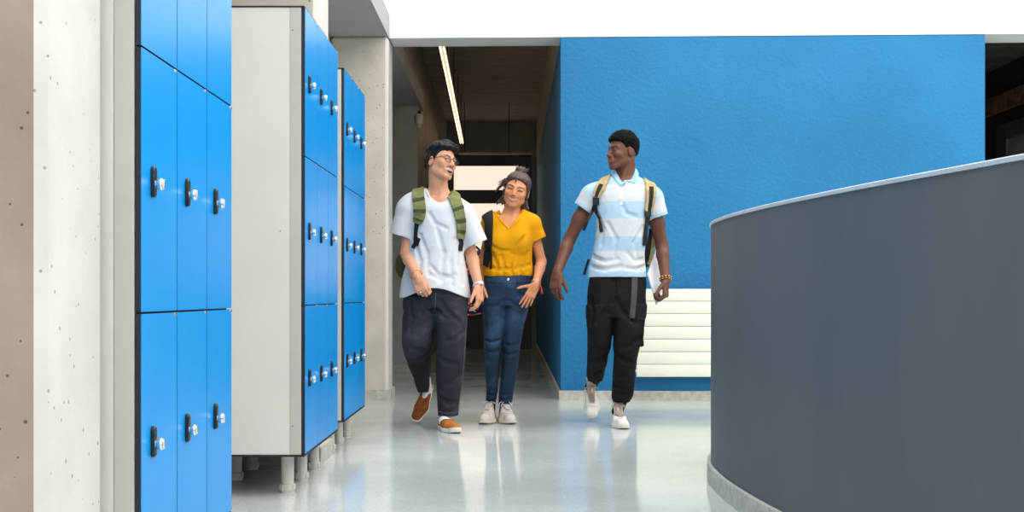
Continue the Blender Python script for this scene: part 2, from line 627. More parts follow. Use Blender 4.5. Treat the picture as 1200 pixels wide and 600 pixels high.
def slate_mat():
    m, nt, b = base_mat('slate_grey_panel', (84, 94, 102), 0.5, 0, 0.4)
    v = coords(nt, (1, 1, 0.35))
    f = noise(nt, v, 2.2, 5.0, 0.55)
    nt.links.new(ramp(nt, f, [(0.3, (74, 82, 89)), (0.7, (90, 95, 99))]), b.inputs['Base Color'])
    add_bump(nt, b, noise(nt, coords(nt), 120.0, 3.0), 0.06, 0.002)
    return m


ctr = empty('curved_counter', (1.2, 4.4, 0))
tag(ctr, 'long curved dark slate grey counter wall filling the right foreground', 'counter')
k0 = curve_wall(0.0, -0.16, 0.0, 1.128, 'counter_body', slate_mat(), ctr)
k1 = curve_wall(0.006, -0.17, 1.128, 1.142, 'top_cap', plain('counter_cap_grey', (176, 188, 200), 0.35, 0, 0.5, 0.03), ctr, 0.003)
k2 = curve_wall(0.017, -0.001, 0.0, 0.082, 'counter_baseboard', M_BASE, ctr, 0.003)
for k in (k0, k1, k2):
    k.location = (-1.2, -4.4, 0)

# ================================================================== corridor lamps
M_LAMP = plain('lamp_housing', (196, 190, 180), 0.4, 0.2, 0.4)
M_TUBE = emit_mat('lamp_tube', (255, 208, 156), 4.6)
M_CABLE = plain('lamp_cable', (30, 30, 30), 0.5)
lz = 2.90
lp = empty('pendant_lamp', (-0.63, 13.0, lz))
tag(lp, 'long slim tube pendant lamp running along the dark corridor ceiling', 'lamp', 'tube lamps hung in the corridor')
xs = lambda yy: -0.585 - (yy - 9.9) * 0.0155
y0, y1 = 9.75, 16.3
mb = MB()
pts = [(xs(y0), y0), (xs(y0) + .055, y0), (xs(y1) + .055, y1), (xs(y1), y1)]
mb.prism([(a + .63 - .028, b - 13.0) for a, b in pts], 0.0, 0.05)
mb.build('lamp_body', M_LAMP, lp)
for dx in (-0.016, 0.016):
    MB().tube([(xs(y0) + .63 + dx, y0 + .05 - 13.0, -0.012), (xs(y1) + .63 + dx, y1 - .05 - 13.0, -0.012)], 0.0055, 10).build('lamp_tube', M_TUBE, lp, True, 0.7)
for yy in (11.2, 13.0, 14.6, 15.9):
    MB().tube([(xs(yy) + .63, yy - 13.0, 0.05), (xs(yy) + .63, yy - 13.0, 0.60)], 0.005, 6).build('suspension_cable', M_CABLE, lp, True)
lp2 = empty('pendant_lamp', (-0.22, 16.6, 2.775))
tag(lp2, 'slim pendant rail hung crosswise before the glazed door, above the woman', 'lamp', 'tube lamps hung in the corridor')
mb = MB()
mb.box(-0.52, 0.50, -0.02, 0.02, 0, 0.03, bevel=0.004)
mb.build('lamp_body', M_LAMP, lp2)
for xx in (-0.44, 0.18):
    MB().tube([(xx, 0, 0.03), (xx, 0, 0.725)], 0.005, 6).build('suspension_cable', M_CABLE, lp2, True)
# small bulkhead fitting on the corridor's left lintel
sp = empty('wall_spotlight', (-0.985, 12.70, 2.62))
tag(sp, 'small white spotlight on the wall edge at the corridor entrance', 'spotlight')
mb = MB()
mb.lathe([(0.022, 0.0), (0.022, 0.03), (0.036, 0.045), (0.040, 0.14), (0.034, 0.145)], (0, 0, -0.02), 'Z', 20)
mb.build('lamp_head', plain('spot_white', (214, 214, 210), 0.4), sp, True, 0.6)
MB().box(-0.014, 0.014, -0.02, 0.038, 0.12, 0.16, bevel=0.004).build('spot_bracket', M_CABLE, sp)
# ================================================================== sculpting kit: signed distance fields meshed with surface nets
f32 = np.float32


def smin(a, b, k):
    if k <= 0:
        return np.minimum(a, b)
    h = np.clip(0.5 + 0.5 * (b - a) / k, 0, 1)
    return b + (a - b) * h - k * h * (1 - h)


def smax(a, b, k):
    return -smin(-a, -b, k)


def rc_d(x, y, z, a, b, ra, rb):
    a = np.array(a, float)
    b = np.array(b, float)
    ba = b - a
    L = float(ba @ ba) + 1e-12
    t = np.clip(((x - a[0]) * ba[0] + (y - a[1]) * ba[1] + (z - a[2]) * ba[2]) / L, 0, 1)
    dx, dy, dz = x - a[0] - t * ba[0], y - a[1] - t * ba[1], z - a[2] - t * ba[2]
    return np.sqrt(dx * dx + dy * dy + dz * dz) - (ra + (rb - ra) * t)


def el_d(x, y, z, c, r, R=None):
    x, y, z = x - c[0], y - c[1], z - c[2]
    if R is not None:
        x, y, z = (R[0][0] * x + R[1][0] * y + R[2][0] * z, R[0][1] * x + R[1][1] * y + R[2][1] * z, R[0][2] * x + R[1][2] * y + R[2][2] * z)
    k0 = np.sqrt((x / r[0]) ** 2 + (y / r[1]) ** 2 + (z / r[2]) ** 2)
    k1 = np.sqrt((x / r[0] ** 2) ** 2 + (y / r[1] ** 2) ** 2 + (z / r[2] ** 2) ** 2) + 1e-9
    return k0 * (k0 - 1) / k1


def box_d(x, y, z, c, h, r, R=None):
    x, y, z = x - c[0], y - c[1], z - c[2]
    if R is not None:
        x, y, z = (R[0][0] * x + R[1][0] * y + R[2][0] * z, R[0][1] * x + R[1][1] * y + R[2][1] * z, R[0][2] * x + R[1][2] * y + R[2][2] * z)
    qx, qy, qz = np.abs(x) - h[0] + r, np.abs(y) - h[1] + r, np.abs(z) - h[2] + r
    o = np.sqrt(np.maximum(qx, 0) ** 2 + np.maximum(qy, 0) ** 2 + np.maximum(qz, 0) ** 2)
    return o + np.minimum(np.maximum(qx, np.maximum(qy, qz)), 0) - r


class Grid:
    def __init__(s, lo, hi, h):
        s.h = h
        s.lo = np.array(lo, float)
        s.ax = [np.arange(lo[i], hi[i] + h, h).astype(f32) for i in range(3)]
        s.v = np.full([len(a) for a in s.ax], 0.5, f32)

    def blk(s, lo, hi, m=0.03):
        sl, cs = [], []
        for i in range(3):
            a = max(0, int((lo[i] - m - s.lo[i]) / s.h))
            b = min(len(s.ax[i]), int((hi[i] + m - s.lo[i]) / s.h) + 2)
            if b <= a:
                return None, None
            sl.append(slice(a, b))
            sh = [1, 1, 1]
            sh[i] = b - a
            cs.append(s.ax[i][a:b].reshape(sh))
        return tuple(sl), cs

    def op(s, fn, lo, hi, k=0.0, mode='u', m=None):
        sl, cs = s.blk(lo, hi, (k + 3 * s.h) if m is None else m)
        if sl is None:
            return s
        d = fn(*cs).astype(f32)
        if mode == 'u':
            s.v[sl] = smin(s.v[sl], d, k)
        else:
            s.v[sl] = smax(s.v[sl], -d, k)
        return s

    def rc(s, a, b, ra, rb=None, k=0.01, mode='u'):
        rb = ra if rb is None else rb
        r = max(ra, rb)
        lo = [min(a[i], b[i]) - r for i in range(3)]
        hi = [max(a[i], b[i]) + r for i in range(3)]
        return s.op(lambda x, y, z: rc_d(x, y, z, a, b, ra, rb), lo, hi, k, mode)

    def chain(s, pts, k=0.01, mode='u'):
        """pts: (x,y,z,r) joints"""
        for p, q in zip(pts, pts[1:]):
            s.rc(p[:3], q[:3], p[3], q[3], k, mode)
        return s

    def el(s, c, r, R=None, k=0.01, mode='u'):
        m = max(r)
        return s.op(lambda x, y, z: el_d(x, y, z, c, r, R), [c[i] - m for i in range(3)], [c[i] + m for i in range(3)], k, mode)

    def box(s, c, h, r, R=None, k=0.005, mode='u'):
        m = math.sqrt(sum(q * q for q in h))
        return s.op(lambda x, y, z: box_d(x, y, z, c, h, r, R), [c[i] - m for i in range(3)], [c[i] + m for i in range(3)], k, mode)

    def loft(s, secs, k=0.02, n=2.4, grow=0.0, zlo=None, zhi=None, mode='u'):
        """secs: rows (z, cx, cy, rx, ry); smooth in z"""
        S = np.array(sorted(secs), float)
        zl, zh = (S[0, 0] if zlo is None else zlo), (S[-1, 0] if zhi is None else zhi)
        def ev(z):
            zz = np.clip(z, S[0, 0], S[-1, 0]).ravel()
            return [smooth_interp(zz, S[:, 0], S[:, c]).reshape(z.shape) for c in (1, 2, 3, 4)]
        def fn(x, y, z):
            cx, cy, rx, ry = ev(z)
            rx, ry = np.maximum(rx + grow, 0.004), np.maximum(ry + grow, 0.004)
            q = (np.abs((x - cx) / rx) ** n + np.abs((y - cy) / ry) ** n + 1e-9) ** (1 / n)
            d = (q - 1) * np.minimum(rx, ry)
            return np.maximum(d, np.maximum(zl - z, z - zh))
        lo = [min(S[:, 1] - S[:, 3]) - abs(grow), min(S[:, 2] - S[:, 4]) - abs(grow), zl]
        hi = [max(S[:, 1] + S[:, 3]) + abs(grow), max(S[:, 2] + S[:, 4]) + abs(grow), zh]
        return s.op(fn, lo, hi, k, mode)

    def warp(s, fn):
        """add a displacement field near the surface"""
        band = np.abs(s.v) < 0.03
        i, j, k = np.nonzero(band)
        s.v[i, j, k] += fn(s.ax[0][i], s.ax[1][j], s.ax[2][k]).astype(f32)
        return s

    def hollow(s, zone, wall, lo, hi):
        """turn the solid inside a zone (zone < 0) into a shell of even thickness"""
        sl, cs = s.blk(lo, hi, 0.0)
        v0 = s.v[sl]
        z_ = np.broadcast_to(zone(*cs), v0.shape)
        s.v[sl] = np.maximum(v0, -np.maximum(v0 + wall, z_)).astype(f32)
        return s

    def cut(s, fn, lo, hi):
        """keep only fn < 0 inside the block"""
        sl, cs = s.blk(lo, hi, 0.0)
        s.v[sl] = np.maximum(s.v[sl], np.broadcast_to(fn(*cs), s.v[sl].shape)).astype(f32)
        return s

    def join(s, o, k):
        s.v = smin(s.v, o.v, k).astype(f32)
        return s

    def twin(s):
        g = Grid.__new__(Grid)
        g.h, g.lo, g.ax = s.h, s.lo, s.ax
        g.v = np.full(s.v.shape, 0.5, f32)
        return g

    def open_hem(s, zb, x0, x1, depth=.06, wall=.008, arch=0.0, half=.2):
        lo, hi = [x0, s.ax[1][0], zb - .08], [x1, s.ax[1][-1], zb + depth + .01]
        s.hollow(lambda x, y, z: z - (zb + depth), wall, lo, hi)
        s.cut(lambda x, y, z: zb + arch * np.clip(1 - (x / half) ** 2, 0, 1) ** 1.5 - z, lo, hi)
        return s

    def at(s, p):
        """trilinear value"""
        q = (np.asarray(p, float) - s.lo) / s.h
        i = np.floor(q).astype(int)
        for c in range(3):
            if i[c] < 0 or i[c] >= s.v.shape[c] - 1:
                return 0.5
        f = q - i
        b = s.v[i[0]:i[0] + 2, i[1]:i[1] + 2, i[2]:i[2] + 2]
        b = b[0] * (1 - f[0]) + b[1] * f[0]
        b = b[0] * (1 - f[1]) + b[1] * f[1]
        return float(b[0] * (1 - f[2]) + b[1] * f[2])

    def front(s, x, z, back=False):
        """y of the first surface met from the front (camera side) at x, z"""
        ys = s.ax[1] if not back else s.ax[1][::-1]
        i = int(round((x - s.lo[0]) / s.h))
        k = int(round((z - s.lo[2]) / s.h))
        if not (0 <= i < s.v.shape[0] and 0 <= k < s.v.shape[2]):
            return None
        col = s.v[i, :, k] if not back else s.v[i, ::-1, k]
        w = np.nonzero(col < 0)[0]
        if len(w) == 0:
            return None
        j = w[0]
        if j == 0:
            return float(ys[0])
        a, b = col[j - 1], col[j]
        t = a / (a - b)
        return float(ys[j - 1] + t * (ys[j] - ys[j - 1]))

    def top(s, x, y):
        """z of the highest surface over x, y"""
        i = min(max(int(round((x - s.lo[0]) / s.h)), 0), s.v.shape[0] - 1)
        j = min(max(int(round((y - s.lo[1]) / s.h)), 0), s.v.shape[1] - 1)
        w = np.nonzero(s.v[i, j] < 0)[0]
        if len(w) == 0:
            return None
        k = w[-1]
        if k + 1 >= s.v.shape[2]:
            return float(s.ax[2][k])
        a, b = s.v[i, j, k], s.v[i, j, k + 1]
        return float(s.ax[2][k] + s.h * a / (a - b))

    def mesh(s):
        v = s.v
        neg = v < 0
        n0, n1, n2 = v.shape
        cnt = np.zeros((n0 - 1, n1 - 1, n2 - 1), np.uint8)
        for a in (0, 1):
            for b in (0, 1):
                for c in (0, 1):
                    cnt += neg[a:n0 - 1 + a, b:n1 - 1 + b, c:n2 - 1 + c]
        ci, cj, ck = np.nonzero((cnt > 0) & (cnt < 8))
        del cnt
        m1, m2 = n1 - 1, n2 - 1
        flat = (ci.astype(np.int64) * m1 + cj) * m2 + ck
        corner = np.stack([v[ci + a, cj + b, ck + c] for a in (0, 1) for b in (0, 1) for c in (0, 1)], 1).astype(float)
        offs = np.array([(a, b, c) for a in (0, 1) for b in (0, 1) for c in (0, 1)], float)
        acc = np.zeros((len(ci), 3))
        num = np.zeros(len(ci))
        edges = [(p, q) for p in range(8) for q in range(p + 1, 8) if abs(offs[p] - offs[q]).sum() == 1]
        for p, q in edges:
            a, b = corner[:, p], corner[:, q]
            cr = (a < 0) != (b < 0)
            t = np.where(cr, a / np.where(cr, a - b, 1), 0)
            pt = offs[p] + t[:, None] * (offs[q] - offs[p])
            acc += np.where(cr[:, None], pt, 0)
            num += cr
        P = (acc / num[:, None] + np.stack([ci, cj, ck], 1)) * s.h + s.lo
        quads = []
        for ax in range(3):
            sl0 = [slice(1, None)] * 3
            a = [slice(1, -1)] * 3
            b = [slice(1, -1)] * 3
            a[ax], b[ax] = slice(0, -1), slice(1, None)
            na, nb = neg[tuple(a)], neg[tuple(b)]
            e = np.argwhere(na != nb)
            if len(e) == 0:
                continue
            sgn = na[tuple(e.T)]
            e = e + 1
            e[:, ax] -= 1
            u, w = [(1, 2), (2, 0), (0, 1)][ax]
            ids = []
            for du, dw in ((-1, -1), (0, -1), (0, 0), (-1, 0)):
                c = e.copy()
                c[:, u] += du
                c[:, w] += dw
                fl = (c[:, 0].astype(np.int64) * m1 + c[:, 1]) * m2 + c[:, 2]
                ids.append(np.searchsorted(flat, fl))
            q = np.stack(ids, 1)
            q[~sgn] = q[~sgn][:, ::-1]
            quads.append(q)
        return P, np.concatenate(quads)


def smooth_interp(z, zs, vs_):
    """monotone-ish cubic through the section table"""
    m = np.gradient(vs_, zs) if len(zs) > 1 else np.zeros_like(vs_)
    i = np.clip(np.searchsorted(zs, z) - 1, 0, len(zs) - 2)
    h = zs[i + 1] - zs[i]
    t = (z - zs[i]) / h
    t2, t3 = t * t, t * t * t
    return (2 * t3 - 3 * t2 + 1) * vs_[i] + (t3 - 2 * t2 + t) * h * m[i] + (-2 * t3 + 3 * t2) * vs_[i + 1] + (t3 - t2) * h * m[i + 1]


def relax(P, Q, it=1, lam=0.5):
    e = np.concatenate([Q[:, [0, 1]], Q[:, [1, 2]], Q[:, [2, 3]], Q[:, [3, 0]]])
    n = len(P)
    deg = np.bincount(e.ravel(), minlength=n)[:, None] + 1e-9
    for k in range(it):
        for l in (lam, -lam * 1.04):
            S = np.stack([np.bincount(e[:, 0], P[e[:, 1], c], n) + np.bincount(e[:, 1], P[e[:, 0], c], n) for c in range(3)], 1)
            P = P + l * (S / deg - P)
    return P


def keep_large(P, Q, frac=0.02):
    """drop stray crumbs of a field"""
    n = len(P)
    lab = np.arange(n)
    e = np.concatenate([Q[:, [0, 1]], Q[:, [1, 2]], Q[:, [2, 3]], Q[:, [3, 0]]])
    while True:
        m = np.minimum(lab[e[:, 0]], lab[e[:, 1]])
        new = lab.copy()
        np.minimum.at(new, e[:, 0], m)
        np.minimum.at(new, e[:, 1], m)
        new = new[new]
        if (new == lab).all():
            break
        lab = new
    u, inv, c = np.unique(lab, return_inverse=True, return_counts=True)
    ok = (c >= frac * n)[inv]
    idx = np.cumsum(ok) - 1
    return P[ok], idx[Q[ok[Q[:, 0]]]]


def field_obj(name, g, mat, parent, color=None, it=2, crumbs=True):
    P, Q = g.mesh()
    if crumbs:
        P, Q = keep_large(P, Q)
    P = relax(P, Q, it)
    me = bpy.data.meshes.new(name)
    me.vertices.add(len(P))
    me.vertices.foreach_set('co', P.astype(f32).ravel())
    me.loops.add(Q.size)
    me.loops.foreach_set('vertex_index', Q.astype(np.int32).ravel())
    me.polygons.add(len(Q))
    me.polygons.foreach_set('loop_start', np.arange(0, Q.size, 4, dtype=np.int32))
    me.polygons.foreach_set('loop_total', np.full(len(Q), 4, np.int32))
    me.polygons.foreach_set('use_smooth', np.ones(len(Q), bool))
    me.update()
    me.validate()
    if color is not None:
        c = color(P)
        at = me.color_attributes.new('tint', 'FLOAT_COLOR', 'POINT')
        at.data.foreach_set('color', np.concatenate([c, np.ones((len(c), 1))], 1).astype(f32).ravel())
    me.materials.append(mat)
    o = bpy.data.objects.new(name, me)
    COL.objects.link(o)
    o.parent = parent
    return o


def tint_mat(name, rough=0.5, sss=0.0, spec=0.4, bump=0.0, bscale=200.0, bdist=0.001, sheen=0.0, weave=None):
    """material whose base colour is the thing's own colour pattern"""
    m, nt, b = base_mat(name, (200, 200, 200), rough, 0, spec)
    a = N(nt, 'ShaderNodeAttribute', attribute_name='tint')
    v = coords(nt)
    var = ramp(nt, noise(nt, v, 45.0, 3.0), [(0.3, (246, 246, 246)), (0.7, (255, 255, 255))])
    c = mixc(nt, a.outputs['Color'], var, 1.0, 'MULTIPLY')
    nt.links.new(c, b.inputs['Base Color'])
    if sss:
        b.inputs['Subsurface Weight'].default_value = sss
        b.inputs['Subsurface Radius'].default_value = (0.012, 0.005, 0.003)
        b.inputs['Subsurface Scale'].default_value = 0.6
    if sheen:
        b.inputs['Sheen Weight'].default_value = sheen
    if bump:
        add_bump(nt, b, noise(nt, v, bscale, 4.0), bump, bdist)
    return m


def L3(c):
    return np.array(lin(c)[:3])


def sstep(a, b, x):
    t = np.clip((x - a) / (b - a), 0, 1)
    return t * t * (3 - 2 * t)


def blend(c, col, w):
    w = np.clip(w, 0, 1)[:, None]
    return c * (1 - w) + np.array(col)[None, :] * w


def vnoise(seed, scale):
    """smooth value noise on vectors: returns f(x,y,z) in about -1..1"""
    rng = np.random.RandomState(seed)
    T = rng.rand(24, 24, 24) * 2 - 1
    def f(x, y, z):
        q = [np.asarray(x, float) * scale[0], np.asarray(y, float) * scale[1], np.asarray(z, float) * scale[2]]
        i = [np.floor(a).astype(int) for a in q]
        t = [a - b for a, b in zip(q, i)]
        t = [a * a * (3 - 2 * a) for a in t]
        out = 0
        for a in (0, 1):
            for b in (0, 1):
                for c in (0, 1):
                    w = (t[0] if a else 1 - t[0]) * (t[1] if b else 1 - t[1]) * (t[2] if c else 1 - t[2])
                    out = out + w * T[(i[0] + a) % 24, (i[1] + b) % 24, (i[2] + c) % 24]
        return out
    return f


def rotm(yaw, pitch, roll):
    """degrees: yaw turns the face to the viewer's right, pitch > 0 lifts the chin, roll > 0 leans the crown to the viewer's right"""
    return np.array((Matrix.Rotation(math.radians(roll), 3, 'Y') @ Matrix.Rotation(math.radians(yaw), 3, 'Z') @ Matrix.Rotation(math.radians(-pitch), 3, 'X')))


# ------------------------------------------------------------------ head
class Head:
    """local frame: origin between the ears at eye level, face towards -Y, Z up, metres"""
    def __init__(s, c, R, sc, smile='closed', wide=1.0, lids='open', muzzle=0.0, nlen=0.0, white=(214, 204, 198), jaw=1.0, nose=1.0, skin=(200, 150, 120), lip=(180, 100, 90), brow=(30, 22, 20), eye_open=1.0, chin=1.0, lips=1.0):
        s.c, s.R, s.sc = np.array(c, float), R, sc
        s.lids, s.muzzle, s.nlen, s.white = lids, muzzle, nlen, white
        s.smile, s.wide, s.jaw, s.nose, s.chin, s.lips = smile, wide, jaw, nose, chin, lips
        s.skin, s.lip, s.brow, s.eye_open = skin, lip, brow, eye_open
        # mouth: half width, half opening, centre height
        s.mw, s.mh, s.mz = {'open': (0.030, 0.0170, -0.067), 'grin': (0.032, 0.0068, -0.064), 'closed': (0.027, 0.0, -0.064)}[smile]
        s.up = {'open': 0.010, 'grin': 0.010, 'closed': 0.006}[smile]    # lift of the mouth corners

    def loc(s, x, y, z):
        x, y, z = x - s.c[0], y - s.c[1], z - s.c[2]
        R, k = s.R, 1 / s.sc
        return ((R[0, 0] * x + R[1, 0] * y + R[2, 0] * z) * k, (R[0, 1] * x + R[1, 1] * y + R[2, 1] * z) * k, (R[0, 2] * x + R[1, 2] * y + R[2, 2] * z) * k)

    def w(s, p):
        return s.c + s.R @ (np.array(p, float) * s.sc)

    def cran(s, x, y, z):
        return el_d(x, y, z, (0, .014, .026), (.0745 * s.wide, .096, .090))

    def curve(s, ax):
        """height of the mouth line over its middle at |x|"""
        return s.up * (ax / 0.027) ** 2

    def sdf(s, x, y, z):
        W = s.wide
        ax = np.sqrt(x * x + 1e-7)
        d = s.cran(x, y, z)
        d = smin(d, el_d(x, y, z, (0, -.026, -.028), (.060 * W, .060, .080)), .03)
        d = smin(d, rc_d(ax, y, z, (.046 * W * s.jaw, .004, -.060), (.016 * s.jaw, -.066, -.100 * s.chin), .022, .017), .022)
        d = smin(d, el_d(x, y, z, (0, -.071, -.101 * s.chin), (.019 * s.jaw, .018, .016)), .015)
        d = smin(d, el_d(ax, y, z, (.040 * W, -.060, -.026), (.023, .022, .021)), .018)
        d = smin(d, rc_d(ax, y, z, (.046 * W, -.064, .021), (.010, -.083, .019), .010, .009), .014)
        d = smin(d, rc_d(x, y, z, (0, -.084, .010), (0, -.106 - s.nlen, -.031), .0075, .0110 * s.nose), .011)
        d = smin(d, el_d(ax, y, z, (.0125 * s.nose, -.096, -.035), (.009 * s.nose, .011, .0075)), .007)
        d = smin(d, el_d(x, y, z, (0, -.080 - s.muzzle, s.mz + .002), (.032, .014, .024)), .018)
        d = smax(d, -el_d(ax, y, z, (.032 * W, -.098, .002), (.017, .014, .010)), .011)
        d = smin(d, el_d(ax, y, z, (.0315 * W, -.0735, .000), (.0135, .0125, .0115)), .004)
        # lips
        mw, mh, mz = s.mw, s.mh, s.mz
        lz = s.curve(ax)
        lu, ll = .0052 * s.lips, .0062 * s.lips
        t = np.clip(ax / mw, 0, 1)
        yl = -.0925 - s.muzzle + .014 * t ** 2
        op = mh * np.sqrt(np.maximum(1 - t ** 2, 0))
        du = np.sqrt((y - yl) ** 2 * .8 + (z - (mz + lz + op + .0032)) ** 2 + np.maximum(ax - mw, 0) ** 2) - lu * (1 - .55 * t)
        dl = np.sqrt((y - yl - .001) ** 2 * .8 + (z - (mz + lz - op - .0048)) ** 2 + np.maximum(ax - mw, 0) ** 2) - ll * (1 - .6 * t)
        d = smin(d, np.minimum(du, dl), .005)
        if mh > 0:
            cav = np.maximum(np.abs(z - (mz + lz)) - op, np.maximum(ax - mw * .98, y + .070))
            d = smax(d, -cav, .0015)
            teeth = np.maximum(np.abs(z - (mz + lz + op - mh * (.45 if s.smile == 'open' else 1.0))) - mh * (.62 if s.smile == 'open' else 1.0), np.maximum(ax - mw * .9, np.abs(y - yl - .0085) - .005))
            d = np.minimum(d, np.maximum(teeth, -(d + 0.030)))
        else:
            d = smax(d, -(np.sqrt((y - yl + .006) ** 2 + (z - (mz + lz)) ** 2 + np.maximum(ax - mw, 0) ** 2) - .0035), .002)
        # smile folds
        d = smax(d, -rc_d(ax, y, z, (.021, -.094, -.034), (.037, -.081, -.064), .0035, .002), .008)
        # ears
        d = smin(d, el_d(ax, y + .25 * (z + .01), z, (.076 * W, .012, -.006), (.0085, .018, .032)), .007)
        d = smax(d, -el_d(ax, y, z, (.0865 * W, .010, -.004), (.0065, .0095, .018)), .004)
        return d

    def tint(s, P):
        """skin with brows, eyes, lips and teeth"""
        x, y, z = s.loc(P[:, 0], P[:, 1], P[:, 2])
        ax = np.abs(x)
        W = s.wide
        c = np.tile(L3(s.skin), (len(P), 1))
        near = (np.abs(x) < .12) & (np.abs(y) < .14) & (np.abs(z) < .14)
        face = near & (y < -.045)
        red = np.array([1.0, .80, .76])
        bl = np.exp(-((ax - .040) ** 2 + (z + .030) ** 2) / .0005) * face * .5 + np.exp(-(x ** 2 + (z + .034) ** 2) / .0002) * face * .5
        c = c * (1 - bl[:, None] * (1 - red)[None, :] * .6)
        # lips
        t = np.clip(ax / s.mw, 0, 1)
        op = s.mh * np.sqrt(np.maximum(1 - t ** 2, 0))
        zz = z - s.mz - s.curve(ax)
        lipw = face * (y < -.068) * sstep(s.mw * 1.08, s.mw * .92, ax) * sstep(.0095 * s.lips, .0070 * s.lips, np.abs(zz + .0008) - op)
        c = blend(c, L3(s.lip), lipw * .9)
        if s.mh > 0:
            inside = face * (y < -.062) * (ax < s.mw * .93) * (np.abs(zz) < op - .0004)
            c = blend(c, L3((70, 24, 22)), inside)
            th = inside * (zz > op - s.mh * (1.05 if s.smile == 'open' else 3)) * (y < -.062)
            c = blend(c, L3((200, 190, 178)), th)
        else:
            c = blend(c, L3((60, 28, 26)), face * (y < -.07) * sstep(.0018, .0006, np.abs(zz)) * (ax < s.mw))
        # brows
        bx = (ax - .031 * W) / .021
        bz = .0235 - .006 * bx ** 2 + .0025 * bx
        bw = face * sstep(1.1, .85, np.abs(bx)) * sstep(.0052, .0028, np.abs(z - bz) + .0012 * np.maximum(bx, 0))
        c = blend(c, L3(s.brow), bw * .92)
        # eyes
        ex = (ax - .0315 * W) / .0145
        lid = .0052 * s.eye_open * np.sqrt(np.maximum(1 - ex ** 2, 0))
        zc = -.0005 + .0022 * (1 - np.abs(ex)) + .001 * ex
        eye = face * (np.abs(ex) < 1) * (np.abs(z - zc) < np.maximum(lid, .0011))
        if s.lids == 'smile':               # eyes squeezed to arcs by the smile
            za = -.0030 + .0050 * (1 - np.minimum(np.abs(ex), 1.2) ** 2)
            arc = face * (np.abs(ex) < 1.2) * sstep(.0040, .0022, np.abs(z - za))
            c = blend(c, L3((30, 18, 14)), arc)
            c = blend(c, L3((120, 74, 54)), face * (np.abs(ex) < .9) * sstep(.0028, .0014, np.abs(z - za + .0065)) * .6)
            eye = eye * 0
        c = blend(c, L3(s.white), eye)
        iris = eye * ((ex + s.gaze * np.sign(x)) ** 2 * .0145 ** 2 + (z - zc) ** 2 < .0056 ** 2)
        c = blend(c, L3((26, 16, 12)), iris)
        lash = (s.lids != 'smile') * face * (np.abs(ex) < 1.12) * sstep(.0021, .0010, np.abs(z - (zc + lid + .0006)))
        c = blend(c, L3((22, 15, 13)), lash)
        low = (s.lids != 'smile') * face * (np.abs(ex) < .95) * sstep(.0016, .0008, np.abs(z - (zc - lid - .0006)))
        c = blend(c, L3(s.brow), low * .5)
        nos = face * (np.sqrt((ax - .0065 * s.nose) ** 2 + (y + .101) ** 2 * .4 + (z + .0425) ** 2) < .0036)
        c = blend(c, L3((60, 26, 20)), nos * .8)
        return c
    gaze = 0.0

    def put(s, g):
        m = .135 * s.sc
        lo, hi = s.c - m, s.c + m
        g.op(lambda x, y, z: s.sdf(*s.loc(x, y, z)) * s.sc, lo, hi, .012, m=.02)
        return g


# ------------------------------------------------------------------ hand
def unit(v):
    v = np.array(v, float)
    return v / np.linalg.norm(v)


def hand(g, W, d, t, nrm=None, curls=((20, 30, 20),) * 4, sc=1.0, spread=0.10, thumb=(0.55, 0.75, 0.35), tcurl=18, flip=1):
    """W wrist, d towards the fingertips, t towards the thumb side; the palm faces n = flip * d x t"""
    W = np.array(W, float)
    d = unit(d)
    t = unit(np.array(t, float) - d * float(np.dot(t, d)))
    n = np.cross(d, t)
    if nrm is not None and float(np.dot(n, nrm)) < 0:
        n = -n
    R = np.stack([t, d, n], 1)
    s = sc
    g.box(W + d * .052 * s, (.038 * s, .046 * s, .0135 * s), .012 * s, R, k=.012)
    g.rc(W - d * .015 * s, W + d * .03 * s, .024 * s, .022 * s, k=.015)
    base = [(.029, .090), (.0098, .095), (-.0098, .091), (-.028, .082)]
    lens = [(.040, .025, .021), (.044, .028, .022), (.041, .026, .021), (.032, .020, .019)]
    rad = [.0088, .0090, .0085, .0076]
    tips = []
    for i in range(4):
        p = W + t * base[i][0] * s + d * base[i][1] * s
        sp = spread * (1.0, .33, -.33, -1.0)[i]
        f0 = unit(d + t * sp)
        a = 0
        r = rad[i] * s
        q0 = p - f0 * .02 * s
        for j in range(3):
            a += math.radians(curls[i][j])
            dirj = f0 * math.cos(a) + n * math.sin(a)
            q = p + dirj * lens[i][j] * s
            if j == 0:
                g.rc(q0, p, r * 1.08, r * 1.06, k=.008)
            g.rc(p, q, r * (1.04, .98, .92)[j], r * (.98, .92, .80)[j], k=.0035)
            p = q
        tips.append(p)
    b = W + d * .018 * s + t * .024 * s + n * .006 * s
    td = unit(d * thumb[0] + t * thumb[1] + n * thumb[2])
    p1 = b + td * .042 * s
    g.rc(b, p1, .0145 * s, .0115 * s, k=.012)
    ax = unit(d * .85 + n * .3)
    a = math.radians(tcurl)
    d2 = unit(td * math.cos(a) + ax * math.sin(a))
    p2 = p1 + d2 * .033 * s
    g.rc(p1, p2, .0110 * s, .0100 * s, k=.004)
    d3 = unit(td * math.cos(2 * a) + ax * math.sin(2 * a))
    p3 = p2 + d3 * .025 * s
    g.rc(p2, p3, .0102 * s, .0085 * s, k=.003)
    return tips + [p3]


# ------------------------------------------------------------------ shoe
def frame(toe_dir, up=(0, 0, 1)):
    f = unit(toe_dir)
    u = unit(np.array(up, float) - f * float(np.dot(up, f)))
    r = np.cross(f, u)
    return np.stack([r, f, u], 1)      # columns: right, forward, up


